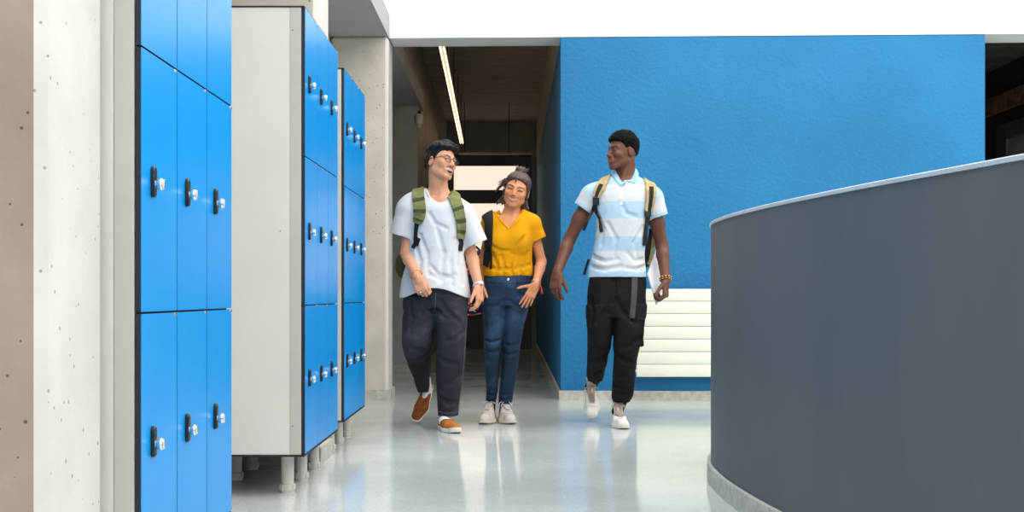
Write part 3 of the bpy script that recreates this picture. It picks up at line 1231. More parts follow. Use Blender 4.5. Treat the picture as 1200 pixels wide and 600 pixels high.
def outline_d(x, y, L, wd, side):
    """2-D distance to a sole outline: heel at y=0, toe at y=L; side = +1 bulges to +x"""
    a = rc_d(x, y, 0 * x, (0, .034, 0), (side * .004, L * .62, 0), wd * .34, wd * .47)
    b = rc_d(x, y, 0 * x, (side * .004, L * .62, 0), (-side * .006, L - wd * .40, 0), wd * .47, wd * .38)
    return smin(a, b, .02)
# ================================================================== figures: shared dressing tools
class Fig:
    def __init__(s, D, pxc, label):
        s.D = D
        s.cx = (pxc - VX) * D / F
        s.root = empty('person', (s.cx, D, 0))
        tag(s.root, label, 'person')
        s.m = D / F                      # metres per pixel at the figure

    def p(s, px, py, dy=0.0, r=None):
        k = (s.D + dy) / F
        q = ((px - VX) * k - s.cx, dy, CAMH - (py - HY) * k)
        return np.array(q) if r is None else q + (r,)

    def secs(s, rows):
        out = []
        for py, xl, xr, cy, ry in rows:
            a, b = s.p(xl, py, cy), s.p(xr, py, cy)
            out.append((a[2], (a[0] + b[0]) / 2, cy, (b[0] - a[0]) / 2, ry))
        return out

    def bounds(s, rows, pad=0.03):
        S = np.array(s.secs(rows))
        return ([min(S[:, 1] - S[:, 3]) - pad, min(S[:, 2] - S[:, 4]) - pad, S[:, 0].min() - pad], [max(S[:, 1] + S[:, 3]) + pad, max(S[:, 2] + S[:, 4]) + pad, S[:, 0].max() + pad])


def sleeve(g, pts, rs, k=0.03, wall=0.010, deep=0.05, warp=None):
    """a sleeve with an open end joined to the shirt; pts: its joints, the last one the centre of the hem"""
    a, b = np.array(pts[-2], float), np.array(pts[-1], float)
    ax = unit(b - a)
    e = b + ax * 0.06
    P = [np.array(q, float) for q in pts[:-1]] + [e]
    R = list(rs[:-1]) + [rs[-1]]
    t = g.twin()
    for i in range(len(P) - 1):
        t.rc(P[i], P[i + 1], R[i], R[i + 1], .02)
    if warp:
        t.warp(warp)
    al = np.array(P)
    m = max(rs) + .03
    s_ = lambda x, y, z: (x - b[0]) * ax[0] + (y - b[1]) * ax[1] + (z - b[2]) * ax[2]
    t.hollow(lambda x, y, z: -(s_(x, y, z) + deep), wall, al.min(0) - m, al.max(0) + m)
    t.cut(s_, al.min(0) - m, al.max(0) + m)
    g.join(t, k)


def neck_band(g, c, rx, ry, name, mat, parent, r=.005, sink=.002, n=48):
    """a ribbed band laid on the rim of a neck opening"""
    pts = []
    for i in range(n):
        a = 2 * PI * i / n
        x, y = c[0] + rx * math.cos(a), c[1] + ry * math.sin(a)
        ii, jj = int(round((x - g.lo[0]) / g.h)), int(round((y - g.lo[1]) / g.h))
        col = g.v[ii, jj, ::-1]
        w = np.nonzero(col < 0)[0]
        if len(w):
            pts.append((x, y, float(g.ax[2][::-1][w[0]])))
        else:
            pts.append((x, y, np.nan))
    A = np.array(pts)
    z = A[:, 2]
    ok = ~np.isnan(z)
    z = np.interp(np.arange(n), np.nonzero(ok)[0], z[ok])
    for _ in range(4):
        z = (np.roll(z, 1) + z * 2 + np.roll(z, -1)) / 4
    A[:, 2] = z - sink
    return MB().tube([tuple(q) for q in A], r, 8, closed=True).build(name, mat, parent, True)


def fold(g, fig, pts, depth=0.005, r=0.012, mode='sub', k=0.014):
    """a crease (sub) or ridge (u) drawn along picture points on the front of a garment"""
    q = []
    for px, py in pts:
        a = fig.p(px, py)
        y = g.front(a[0], a[2])
        if y is None:
            continue
        a = fig.p(px, py, y)
        yy = g.front(a[0], a[2])
        if yy is None:
            continue
        q.append((a[0], (yy - r + depth) if mode == 'sub' else (yy + r - depth), a[2], r))
    for a, b in zip(q, q[1:]):
        g.rc(a[:3], b[:3], r, r, k, mode)


def wrinkle(seed, amp, scale, zfun=None):
    n1, n2 = vnoise(seed, scale), vnoise(seed + 50, tuple(q * 2.1 for q in scale))
    def fn(x, y, z):
        v = (1 - np.abs(n1(x, y, z)) * 2) * .7 + n2(x, y, z) * .35
        a = amp if zfun is None else amp * zfun(x, y, z)
        return v * a
    return fn


def onto(g, fig, px, py, off, guess=None, lastg=None):
    a = fig.p(px, py)
    y = g.front(a[0], a[2])
    if y is None:
        y = guess
        if y is None:
            return None
        a = fig.p(px, py, y)
        return np.array((a[0], y - off, a[2]))
    a = fig.p(px, py, y)
    yy = g.front(a[0], a[2])
    if yy is None:
        yy = y
    return np.array((a[0], yy - off, a[2]))


def ribbon_rows(g, fig, pts, cols=5, off=0.006, n=6, smooth=3):
    """pts: (px, py, width_px[, dy]) along a strap; dy given = free point, else laid on the garment's front"""
    free = [len(p) > 3 and p[3] is not None for p in pts]
    ctrl = [np.array((p[0], p[1], p[2], p[3] if f else 0.0, 1.0 if f else 0.0), float) for p, f in zip(pts, free)]
    sm = catmull([c for c in ctrl], n)
    rows = []
    for i, c in enumerate(sm):
        t = sm[min(i + 1, len(sm) - 1)][:2] - sm[max(i - 1, 0)][:2]
        t = t / (np.linalg.norm(t) + 1e-9)
        nx, ny = -t[1], t[0]
        if nx < 0:
            nx, ny = -nx, -ny
        row = []
        for j in range(cols):
            u = (j / (cols - 1) - .5) * c[2]
            px, py = c[0] + nx * u, c[1] + ny * u
            fr = min(max(c[4], 0), 1)
            if fr > .95:
                row.append(fig.p(px, py, c[3]))
            else:
                q = onto(g, fig, px, py, off)
                if q is None:
                    row.append(None)
                elif fr > .02:
                    row.append(q * (1 - fr) + fig.p(px, py, c[3]) * fr)
                else:
                    row.append(q)
        rows.append(row)
    for row in rows:                      # fill the misses across, then along
        ok = [j for j in range(cols) if row[j] is not None]
        for j in range(cols):
            if row[j] is None and ok:
                jj = min(ok, key=lambda q: abs(q - j))
                row[j] = row[jj] + np.array((0.0012 * (j - jj), 0.004 * abs(j - jj), 0))
    rows = [r for r in rows if all(q is not None for q in r)]
    A = np.array(rows)
    for _ in range(smooth):               # the strap bridges small folds
        y = A[:, :, 1].copy()
        y[1:-1] = np.minimum(A[1:-1, :, 1], (A[:-2, :, 1] + A[2:, :, 1]) / 2 * .6 + A[1:-1, :, 1] * .4)
        A[:, :, 1] = y
    return A


def push_out(A, g, off, it=6):
    """lift every point of a strap clear of the cloth under it"""
    e = g.h
    for _ in range(it):
        for i in range(A.shape[0]):
            for j in range(A.shape[1]):
                p = A[i, j]
                v = g.at(p)
                if v < off:
                    n = np.array([g.at(p + d) - g.at(p - d) for d in np.eye(3) * e])
                    L = np.linalg.norm(n)
                    if L > 1e-6:
                        A[i, j] = p + n / L * min(off - v, .01)
    return A


def ribbon(g, fig, pts, name, mat, parent, thick=0.006, off=0.006, cols=5, n=6, mb=None):
    A = ribbon_rows(g, fig, pts, cols, off, n)
    if all(len(q) < 4 for q in pts):
        A = push_out(A, g, off - .001)
    b = mb or MB()
    b.strip(A, thick)
    if mb is None:
        return b.build(name, mat, parent, True, 0.9)


def strap(g, fig, over, pts, name, mat, parent, thick=0.009, off=0.008, cols=5, n=6):
    """a shoulder strap: over = (px at the back, px at the front, dy back, dy front, width_px) across the shoulder's top, then pts down the front"""
    pa, pb, ya, yb, wpx = over
    rows = []
    for i in range(9):
        t = i / 8
        dy = ya + (yb - ya) * t
        row = []
        for j in range(cols):
            px = pa + (pb - pa) * t + (j / (cols - 1) - .5) * wpx
            x = fig.p(px, 300, 0)[0]
            z = g.top(x, dy)
            row.append(None if z is None else np.array((x, dy - .3 * off * t, z + off)))
        ok = [j for j in range(cols) if row[j] is not None]
        if not ok:
            continue
        for j in range(cols):
            if row[j] is None:
                row[j] = row[min(ok, key=lambda q: abs(q - j))]
        rows.append(row)
    A = np.array(rows)
    A[:, :, 2] = np.maximum.accumulate(A[::-1, :, 2], axis=0)[::-1] * 0 + A[:, :, 2]
    B = ribbon_rows(g, fig, pts, cols, off, n)
    Z0_ = A[-1, :, 2].min()
    B = B[B[:, :, 2].max(axis=1) < Z0_ - .004]
    A = np.concatenate([A, B])
    for _ in range(5):
        C_ = A.copy()
        C_[1:-1] = (A[:-2] + 2 * A[1:-1] + A[2:]) / 4
        C_[1:-1, :, 1] = np.minimum(C_[1:-1, :, 1], A[1:-1, :, 1])
        C_[1:-1, :, 2] = np.where(np.arange(1, len(A) - 1)[:, None] < 9, np.maximum(C_[1:-1, :, 2], A[1:-1, :, 2]), C_[1:-1, :, 2])
        A = C_
    for _ in range(3):
        A = push_out(A, g, off + .001, 4)
        C_ = A.copy()
        C_[1:-1] = (A[:-2] + 2 * A[1:-1] + A[2:]) / 4
        A = C_
    A = push_out(A, g, off, 4)
    return MB().strip(A, thick).build(name, mat, parent, True, 0.9), A


def strap_layer(A, i0, i1, width, lift, thick, name, mat, parent):
    """a narrower band stitched on a strap, from row i0 to row i1"""
    A = A[i0:i1]
    nn = np.cross(np.gradient(A, axis=0), np.gradient(A, axis=1))
    nn /= np.linalg.norm(nn, axis=2, keepdims=True) + 1e-12
    if nn[:, :, 1].mean() > 0:
        nn = -nn
    c = A.mean(axis=1, keepdims=True)
    return MB().strip(c + (A - c) * width + nn * lift, thick).build(name, mat, parent, True, 0.9)


def seam_line(g, fig, pts, name, mat, parent, r=0.0016, off=0.0006, n=8):
    sm = catmull([np.array(p, float) for p in pts], n)
    q = [onto(g, fig, c[0], c[1], off) for c in sm]
    q = [a for a in q if a is not None]
    if len(q) > 2:
        return MB().tube(q, r, 6).build(name, mat, parent, True)


def ring(name, c, axis, r, tube_r, mat, parent, n=28, squash=1.0, side=None):
    ax = unit(axis)
    u = unit(np.cross(ax, (0, 1, 0.2))) if side is None else unit(np.array(side, float) - ax * float(np.dot(side, ax)))
    v = np.cross(ax, u)
    pts = [np.array(c) + u * r * math.cos(2 * PI * i / n) + v * r * squash * math.sin(2 * PI * i / n) for i in range(n)]
    return MB().tube(pts, tube_r, 8, closed=True).build(name, mat, parent, True)


# ------------------------------------------------------------------ shoes
def place(o, M):
    o.matrix_local = M


def make_shoe(fig, kind, heel, toe_dir, up, L, side, mats, wd=0.098):
    """heel: point under the back of the heel, figure space"""
    R = frame(toe_dir, up)
    M = Matrix(((R[0, 0], R[0, 1], R[0, 2], heel[0]), (R[1, 0], R[1, 1], R[1, 2], heel[1]), (R[2, 0], R[2, 1], R[2, 2], heel[2]), (0, 0, 0, 1)))
    st = {'slip': 0.026, 'sneaker': 0.034, 'high': 0.026}[kind]
    def top(y):
        if kind == 'slip':
            return np.interp(y, [0, .03, .07, .12, .17, .23, L], [.066, .066, .060, .074, .068, .053, .044])
        if kind == 'sneaker':
            return np.interp(y, [0, .03, .06, .10, .14, .18, .23, L], [.094, .098, .096, .122, .106, .084, .068, .058])
        return np.interp(y, [0, .03, .06, .10, .135, .17, .21, .24, L], [.150, .152, .150, .150, .108, .080, .062, .058, .050])
    g = Grid((-.07, -.02, -.01), (.07, L + .02, .20), .0034)
    def upper(x, y, z):
        lean = np.clip(z - .05, 0, 1) * .12
        o = outline_d(x, y - lean * 0, L, wd - .010, side)
        if kind == 'high':
            shaft = np.sqrt((x / .80) ** 2 + ((y - .072 + (z - .1) * .12) / 1.32) ** 2) - .044
            o = np.where(z > .07, smax(o, smin(shaft, o + .015 + (.14 - z) * .35, .01), .01), o)
        taper = np.clip(z - st, 0, 1 if kind != 'high' else .04) * .16
        d = smax(o + taper, z - top(y), .030 if kind != 'high' else .022)
        return np.maximum(d, st * .6 - z)
    g.op(upper, (-.07, -.02, 0), (.07, L + .02, .19), 0)
    if kind == 'slip':
        g.el((0, .078, .096), (.031, .078, .052), k=.006, mode='sub')
    elif kind == 'sneaker':
        g.el((0, .060, .124), (.030, .052, .050), k=.006, mode='sub')
    else:
        g.el((0, .070, .165), (.026, .043, .055), k=.006, mode='sub')
    up_o = field_obj('shoe', g, mats['upper'], fig.root, None, 2)
    place(up_o, M)
    g = Grid((-.07, -.02, -.012), (.07, L + .02, .07), .0032)
    def sole(x, y, z):
        o = outline_d(x, y, L, wd, side) - (.0 if kind != 'sneaker' else .004 * np.sin(z * 130))
        toe_up = .010 * np.clip((y - L * .75) / (L * .25), 0, 1) ** 2
        hh = st + (.012 * np.clip((y - L * .8) / (L * .2), 0, 1) if kind != 'sneaker' else .006 * np.cos(y * 22))
        return smax(o, smax(z - hh, toe_up - z, .004), .006)
    g.op(sole, (-.07, -.02, 0), (.07, L + .02, .06), 0)
    so = field_obj('sole', g, mats['sole'], up_o, None, 1)
    # stitched seams, tongue and laces lie on the upper
    def hy(y, x=0.0):
        zt = float(top(np.array([y]))[0])
        lo, hi = st * .6, zt + .02
        for _ in range(24):
            m = (lo + hi) / 2
            v = float(upper(np.array([x]), np.array([y]), np.array([m]))[0])
            if v < 0:
                lo = m
            else:
                hi = m
        return lo
    if kind == 'slip':
        mb = MB()
        pts = []
        for i in range(13):
            x = -.034 + .068 * i / 12
            y = .160 + .02 * (1 - (x / .034) ** 2)
            pts.append((x, y, hy(y, x) + .0005))
        mb.tube(pts, .0016, 6)
        mb.build('vamp_seam', mats['trim'], up_o, True)
        pts = []
        for i in range(25):
            a = 2 * PI * i / 25
            x, y = .032 * math.cos(a), .078 + .077 * math.sin(a)
            pts.append((x * .98, y, hy(y, x) + .001))
        MB().tube(pts, .0032, 8, closed=True).build('collar_band', mats['trim'], up_o, True)
    else:
        y0, y1 = (.105, .190) if kind == 'sneaker' else (.118, .205)
        rows = []
        hgt = .028 if kind == 'sneaker' else .032
        for i in range(9):
            t = i / 8
            y = y1 - (y1 - y0) * t
            w_ = .014 + .010 * t
            rows.append([(x, y, hy(y, x) + .004) for x in np.linspace(-w_, w_, 5)])
        yl, zl = y0, rows[-1][2][2]
        for t in (.4, .8, 1.0):
            rows.append([(x * 1.25, yl - .012 * t - abs(x) * .4, zl + hgt * t) for x in np.linspace(-.024, .024, 5)])
        mb = MB()
        mb.strip(rows, .006)
        mb.build('tongue', mats['tongue'], up_o, True, .9)
        mb = MB()
        nl = 5 if kind == 'sneaker' else 6
        for i in range(nl):
            t = i / (nl - 1)
            ya = y1 - .008 - (y1 - y0 - .012) * t
            w_ = .018 + .007 * t
            for sgn in (1, -1):
                yb = ya - (.012 if sgn > 0 else -.004)
                pts = []
                for x in np.linspace(-w_, w_, 7):
                    y = ya + (yb - ya) * ((x * sgn) / (2 * w_) + .5)
                    pts.append((x, y, max(hy(y, x) + .0095, 0)))
                mb.tube(pts, .0026, 6)
        zt = hy(y0, 0) + .012
        for sgn in (1, -1):               # bow loops and ends
            lp = [(0, y0, zt), (.018 * sgn, y0 + .010, zt + .004), (.040 * sgn, y0 + .018, zt - .006), (.044 * sgn, y0 + .010, zt - .014), (.022 * sgn, y0 + .002, zt - .002), (0, y0, zt)]
            mb.tube(catmull([np.array(q) for q in lp], 5), .0022, 6)
            mb.tube(catmull([np.array(q) for q in [(0, y0, zt), (.020 * sgn, y0 + .028, zt - .002), (.038 * sgn, y0 + .040, zt - .026)]], 5), .0022, 6)
        mb.build('laces', mats['lace'], up_o, True)
        if kind == 'sneaker':             # stitched overlay panels at toe and side
            mb = MB()
            for yy in (.215, .235):
                mb.tube([(x, yy + .012 * (1 - (x / .036) ** 2) - .02, hy(yy + .012 * (1 - (x / .036) ** 2) - .02, x) + .0006) for x in np.linspace(-.036, .036, 11)], .0018, 6)
            mb.build('panel_seam', mats['trim'], up_o, True)
        else:
            mb = MB()
            mb.tube([(x, .222 + .006 * (1 - (x / .036) ** 2), hy(.222 + .006 * (1 - (x / .036) ** 2), x) + .0006) for x in np.linspace(-.036, .036, 11)], .0018, 6)
            mb.build('toe_seam', mats['trim'], up_o, True)
    return up_o


def hair_cap(h, hairline, thick, mat, root, extra=None, seed=3, rough=0.004, scale=(60, 60, 60), step=.0032, tintf=None, name='hair'):
    """hair over the skull: hairline(y, |x|) gives the lower edge, thick(x,y,z) the depth, all in head space"""
    m = .195 * h.sc
    g = Grid(h.c - m, h.c + m, step)
    nz = vnoise(seed, scale)
    def fn(X, Y, Z):
        x, y, z = h.loc(X, Y, Z)
        x, y, z = np.broadcast_arrays(x, y, z)
        t = thick(x, y, z) + rough * nz(x, y, z)
        d = h.cran(x, y, z) - t
        e = hairline(y, np.abs(x)) - z
        d = smax(d, e, .010)
        d = np.maximum(d, -(h.cran(x, y, z) + .012))
        return d * h.sc
    g.op(fn, h.c - m, h.c + m, 0, m=0)
    if extra:
        extra(g)
    return g


def flap(points_rows, thick, name, mat, parent):
    return MB().strip(points_rows, thick).build(name, mat, parent, True, .9)
# ================================================================== man in the white T-shirt
def cotton(name, color, rough=0.85, bump=0.12, var=0.03):
    return plain(name, color, rough, 0, 0.2, var, 9.0, bump, 260, 0.0012)


def denim(name, a, b_, fade, bump=0.25):
    m, nt, b = base_mat(name, a, 0.8, 0, 0.25)
    v = coords(nt)
    c = ramp(nt, noise(nt, v, 3.6, 4.0, 0.6), [(0.32, a), (0.52, b_), (0.72, fade)])
    w = N(nt, 'ShaderNodeTexWave', wave_type='BANDS', bands_direction='DIAGONAL')
    w.inputs['Scale'].default_value = 260.0
    w.inputs['Distortion'].default_value = 1.0
    nt.links.new(v, w.inputs['Vector'])
    c = mixc(nt, c, lin(fade), 0.10)
    nt.links.new(c, b.inputs['Base Color'])
    add_bump(nt, b, noise(nt, v, 300.0, 3.0), bump, 0.001)
    return m


M_SKIN = tint_mat('skin', 0.48, 0.12, 0.4, 0.06, 320)
M_TEE = cotton('white_cotton', (208, 210, 212))
M_SOCK = cotton('white_sock', (226, 226, 228))
M_CHAR = denim('charcoal_denim', (25, 26, 30), (33, 34, 40), (78, 81, 90))
M_STITCH = plain('dark_stitch', (26, 27, 31), 0.8)
M_STITCHL = plain('pale_stitch', (96, 98, 104), 0.8)
M_SUEDE = plain('brown_suede', (182, 110, 50), 0.9, 0, 0.2, 0.12, 30.0, 0.2, 300)
M_SUEDE2 = plain('dark_brown_suede', (134, 78, 36), 0.9, 0, 0.2, 0.12, 30.0, 0.2, 300)
M_SOLEW = plain('cream_rubber', (228, 222, 208), 0.55, 0, 0.3, 0.03, 12.0)
M_HAIRB = plain('black_hair', (9, 8, 9), 0.5, 0, 0.3, 0.25, 60.0, 0.4, 220, 0.002)
M_OLIVE = plain('olive_webbing', (121, 123, 80), 0.85, 0, 0.2, 0.10, 30.0, 0.3, 400, 0.001)
M_OLIVED = plain('dark_olive_cloth', (74, 78, 46), 0.85, 0, 0.2, 0.10, 30.0, 0.3, 400, 0.001)
M_BLKWEB = plain('black_webbing', (26, 27, 31), 0.7, 0, 0.3, 0.1, 30.0, 0.2, 400, 0.001)
M_GOLDWIRE = plain('thin_dark_metal', (88, 66, 54), 0.35, 0.8, 0.5)
M_SILVER = plain('silver', (220, 220, 218), 0.2, 1.0)

SKIN1 = (222, 160, 124)


def man_white():
    f = Fig(7.35, 511, 'laughing person in white T-shirt and charcoal jeans wearing glasses, walking at left')
    R = f.root
    P = f.p
    # ---- skull pose
    h = Head(P(517, 190.5, -.02), rotm(44, 17, 17), 1.0, 'open', .98, jaw=.98, nose=1.05, skin=SKIN1, lip=(172, 92, 82), brow=(24, 18, 18), eye_open=.45)
    h.gaze = 0.25
    SH = [(233, 492, 534, .005, .085), (240, 482, 541, 0, .104), (256, 480, 544, 0, .117), (278, 481, 543, 0, .119), (302, 477, 545, 0, .119), (320, 473, 548, 0, .132), (345, 469, 552, 0, .146)]
    # arm joints
    LS, LE, LW = P(482, 243, .0), P(476.5, 297, .0), P(488.5, 324, -.185)
    RS, RE, RW = P(541, 244, .0), P(551, 294, .045), P(561, 335, -.06)
    # ---- body: one skin
    g = Grid((-.36, -.36, .0), (.36, .50, 1.82), .0036)
    g.loft([r for r in f.secs(SH) if r[0] > 0.9], .02, 2.3, grow=-.030)
    g.rc(P(508, 231, .02), P(484, 239, .0), .050, .045, .03)
    g.rc(P(521, 233, .02), P(538, 248, .0), .050, .045, .03)
    nb = P(514, 231, .03)
    g.chain([tuple(h.w((0, .022, -.055))) + (.056,), tuple(nb) + (.060,), tuple(P(513, 242, .03)) + (.085,)], .03)
    g.rc(h.w((.042, .03, -.05)), P(518, 234, -.045), .018, .014, .02)
    g.rc(P(516, 235, -.035), P(498, 238, -.04), .018, .016, .03)
    g.rc(P(517, 235, -.035), P(534, 238, -.04), .018, .016, .03)
    h.put(g)
    for S_, E_, W_ in ((LS, LE, LW), (RS, RE, RW)):
        g.chain([tuple(S_) + (.044,), tuple(E_) + (.037,)], .03)
        mid = E_ * .72 + W_ * .28
        g.chain([tuple(E_) + (.036,), tuple(mid) + (.038,), tuple(W_) + (.0265,)], .015)
    hand(g, LW, unit(P(497.5, 352, -.205) - LW), (1, -.25, .1), nrm=(0, 1, .1), curls=((46, 62, 40), (50, 66, 42), (54, 66, 42), (56, 66, 42)), sc=1.0, spread=.05, thumb=(.88, .18, .42), tcurl=20)
    hand(g, RW, unit(P(563, 366, -.10) - RW), (-.45, -1, 0), nrm=(-1, .35, 0), curls=((18, 30, 24), (26, 38, 26), (32, 42, 28), (36, 44, 30)), sc=.98, spread=.08, thumb=(.85, .40, .25), tcurl=14)
    # hips and legs under the jeans
    hipL, kneeL, ankL = P(492, 352, 0), P(489, 406, .0), P(499, 452, .30)
    hipR, kneeR, ankR = P(526, 352, 0), P(528, 418, -.05), P(524, 487, 0.0)
    g.rc(P(494, 348, 0), P(526, 348, 0), .070, .070, .03)
    for a, b, c in ((hipL, kneeL, ankL), (hipR, kneeR, ankR)):
        g.chain([tuple(a) + (.076,), tuple(b) + (.050,), tuple(b * .6 + c * .4) + (.046,), tuple(c) + (.034,)], .02)
    field_obj('body', g, M_SKIN, R, h.tint, 2)

    # ---- T-shirt
    S = f.secs(SH)
    g = Grid((-.40, -.20, .80), (.40, .22, 1.52), .0042)
    zb = min(r[0] for r in S)
    g.loft(S, .02, 2.3, zlo=zb - .05)
    g.rc(P(507, 229, .015), P(484, 238, .0), .058, .062, .03)
    g.rc(P(522, 231, .015), P(539, 247, .0), .058, .062, .03)
    wr = wrinkle(11, .0042, (9, 9, 4.5), lambda x, y, z: .35 + .65 * sstep(1.32, 1.0, z))
    g.warp(wr)
    sleeve(g, [P(486, 239, 0), P(479, 246, 0), P(471, 276.5, .01)], [.064, .076, .078], .035, deep=.06, warp=wr)
    sleeve(g, [P(537, 247, 0), P(544, 253, 0), P(557.5, 286, .01)], [.064, .074, .076], .035, deep=.06, warp=wr)
    for pts in ([(492, 276), (500, 296), (502, 322)], [(486, 284), (492, 306), (490, 330)], [(512, 268), (520, 296), (516, 330)], [(533, 280), (528, 306), (530, 334)], [(541, 290), (540, 312), (543, 332)],
                [(503, 250), (510, 262), (524, 268)], [(505, 322), (518, 328), (534, 322)], [(505, 312), (514, 322), (530, 326)]):
        fold(g, f, pts, .006, .012)
    tee = g
    nc = P(514.5, 228, .012)
    g.rc(P(514, 205, .022), P(515.2, 230, .006), .084, .074, .006, 'sub')
    g.el(P(515.5, 232, -.085), (.046, .06, .030), k=.012, mode='sub')
    neck_band(g, P(515, 232, -.002), .081, .081, 'neck_band', M_TEE, R, .0055, .001)
    g.open_hem(zb - .022, -.4, .4, .09, .008, .058, .20)
    tee = g
    field_obj('tshirt', g, M_TEE, R, None, 2)
    # ---- jeans
    PEL = [(326, 477, 545, 0, .110), (338, 475, 547, 0, .117), (350, 474, 548, 0, .122), (362, 473, 548, 0, .122)]
    LL = [(348, 474, 511, 0, .115), (370, 472, 510, -.015, .110), (390, 471, 508, -.02, .102), (404, 471, 506, -.01, .095), (413, 473, 505, .02, .088), (425, 477, 505, .09, .080), (440, 483, 504, .19, .073), (452, 487, 504, .27, .068), (459, 489, 503, .31, .066)]
    LR = [(348, 507, 548, 0, .115), (370, 508, 548, -.03, .110), (390, 510, 547, -.05, .102), (410, 511, 546, -.06, .096), (430, 511, 545, -.05, .091), (450, 511, 542, -.03, .086), (470, 512, 539, -.02, .081), (487, 513, 537, -.01, .079)]
    g = Grid((-.27, -.20, .08), (.27, .46, .97), .0042)
    g.loft(f.secs(PEL), .02, 2.5)
    for rows in (LL, LR):
        S = f.secs(rows)
        g.loft(S, .018, 2.4, zlo=min(r[0] for r in S) - .03)
    g.warp(wrinkle(21, .0050, (6, 6, 9)))
    for pts in ([(476, 405), (486, 411), (494, 411)], [(503, 414), (494, 421), (484, 423)], [(485, 440), (494, 443), (502, 440)], [(510, 362), (520, 371), (527, 373)], [(545, 388), (534, 397), (524, 399)], [(514, 418), (522, 425), (534, 426)],
                [(541, 440), (530, 449), (522, 450)], [(515, 466), (526, 473), (536, 471)], [(501, 352), (494, 366), (484, 378)], [(516, 352), (523, 364), (538, 376)], [(478, 352), (482, 372), (480, 392)]):
        fold(g, f, pts, .005, .012, k=.02)
    for rows in (LL, LR):
        S = f.secs(rows)
        b_ = S[-1]
        g.open_hem(b_[0], b_[1] - b_[3] - .015, b_[1] + b_[3] + (.015 if rows is LR else .008), .05, .007)
    field_obj('jeans', g, M_CHAR, R, None, 2)
    jg = g
    seam_line(g, f, [(511, 343), (510, 356), (509, 370)], 'fly_seam', M_STITCHL, R)
    seam_line(g, f, [(546, 372), (545, 400), (543, 430), (540, 460), (536, 484)], 'side_seam', M_STITCHL, R, .0022)
    seam_line(g, f, [(514, 482), (520, 483.5), (528, 484), (536, 483)], 'hem_stitch', M_STITCHL, R)
    seam_line(g, f, [(531, 341), (538, 347), (546, 350)], 'pocket_seam', M_STITCHL, R)

    # ---- socks and slip-ons
    mats = dict(upper=M_SUEDE, sole=M_SOLEW, trim=M_SUEDE2)
    toe = P(486.5, 496.0, .27)
    toe[2] = 0.004
    heel = P(503.5, 449.5, .375)
    td = unit(toe - heel)
    heel = toe - td * .285
    upv = (.10, -.92, .36)
    make_shoe(f, 'slip', heel, td, upv, .285, -1, dict(mats, upper=M_SUEDE2, trim=M_SUEDE2), .098)
    fr = frame(td, upv)
    a = heel + fr[:, 1] * .065 + fr[:, 2] * .035
    g = Grid(np.minimum(a, ankL) - .10, np.maximum(a, ankL) + .10, .004)
    g.chain([tuple(a + fr[:, 1] * .05) + (.026,), tuple(a) + (.033,), tuple(ankL * .8 + a * .2) + (.036,), tuple(ankL + (kneeL - ankL) * .2) + (.040,)], .01)
    field_obj('sock', g, M_SOCK, R)
    hx = P(517, 503, -.02)
    heel = np.array((hx[0], -.01, 0.0))
    tx = P(534, 507, -.26)
    td = unit(np.array((tx[0], -.262, 0.0)) - heel)
    make_shoe(f, 'slip', heel, td, (0, 0, 1), .285, 1, mats, .102)
    a = heel + td * .065 + np.array((0, 0, .05))
    g = Grid(np.minimum(a, ankR) - .09, np.maximum(a, ankR) + .09, .004)
    g.chain([tuple(a + td * .04 - np.array((0, 0, .01))) + (.028,), tuple(a) + (.035,), tuple(ankR) + (.037,), tuple(ankR + np.array((0, 0, .08))) + (.040,)], .01)
    field_obj('sock', g, M_SOCK, R)

    # ---- hair: short sides, swept textured top
    def hl(y, ax):
        base = np.interp(y, [-.10, -.082, -.066, -.045, -.022, -.012, .012, .03, .06, .12], [.072, .068, .058, .044, .010, -.012, -.010, -.020, -.045, -.060])
        return base
    def th(x, y, z):
        return .005 + .020 * sstep(.045, .085, z) + .008 * sstep(-.02, -.09, y) * sstep(.05, .08, z)
    rng = random.Random(5)
    def extra(g):
        for i in range(170):
            a = rng.uniform(-1, 1)
            y0 = rng.uniform(-.075, .085)
            x0 = .058 * a * math.sqrt(max(0.05, 1 - (y0 / .11) ** 2))
            n_ = np.array((x0 / .0745 ** 2, (y0 - .014) / .096 ** 2, 0))
            z0 = .026 + .090 * math.sqrt(max(0.02, 1 - (x0 / .0745) ** 2 - ((y0 - .014) / .096) ** 2))
            sw = np.array((.55 + rng.uniform(-.3, .3), -.75 + rng.uniform(-.3, .2), .35 + rng.uniform(-.1, .35)))
            sw = unit(sw)
            Ln = rng.uniform(.03, .052)
            if y0 < -.055 and abs(x0) > .03:
                continue
            p0 = np.array((x0, y0, z0 + .006))
            p1 = p0 + sw * Ln * .55 + np.array((0, 0, .008))
            p2 = p0 + sw * Ln + np.array((0, 0, -.004 + rng.uniform(-.006, .006)))
            r = rng.uniform(.0060, .0095)
            g.rc(h.w(p0), h.w(p1), r, r * .85, .004)
            g.rc(h.w(p1), h.w(p2), r * .85, r * .45, .005)
        for i in range(46):                 # sides and back lie flat
            a = rng.uniform(0.1, PI - .1)
            sx = 1 if rng.random() < .5 else -1
            yy = .014 + .094 * math.cos(a) * .9
            if yy < .0:
                continue
            zz = rng.uniform(-.02, .06)
            if yy < -.03:
                zz = max(zz, .045)
            rr = math.sqrt(max(.03, 1 - ((zz - .026) / .09) ** 2 - ((yy - .014) / .096) ** 2))
            p0 = np.array((sx * .0755 * rr, yy, zz))
            p1 = p0 + np.array((0, .012, -.022))
            g.rc(h.w(p0), h.w(p1), .006, .003, .004)
    g = hair_cap(h, hl, th, M_HAIRB, R, extra, 5, .004)
    field_obj('hair', g, M_HAIRB, R, None, 1, False)

    # ---- glasses
    M_LENS, nt, b = base_mat('spectacle_lens', (235, 238, 245), 0.05)
    b.inputs['Transmission Weight'].default_value = 1.0
    b.inputs['IOR'].default_value = 1.02
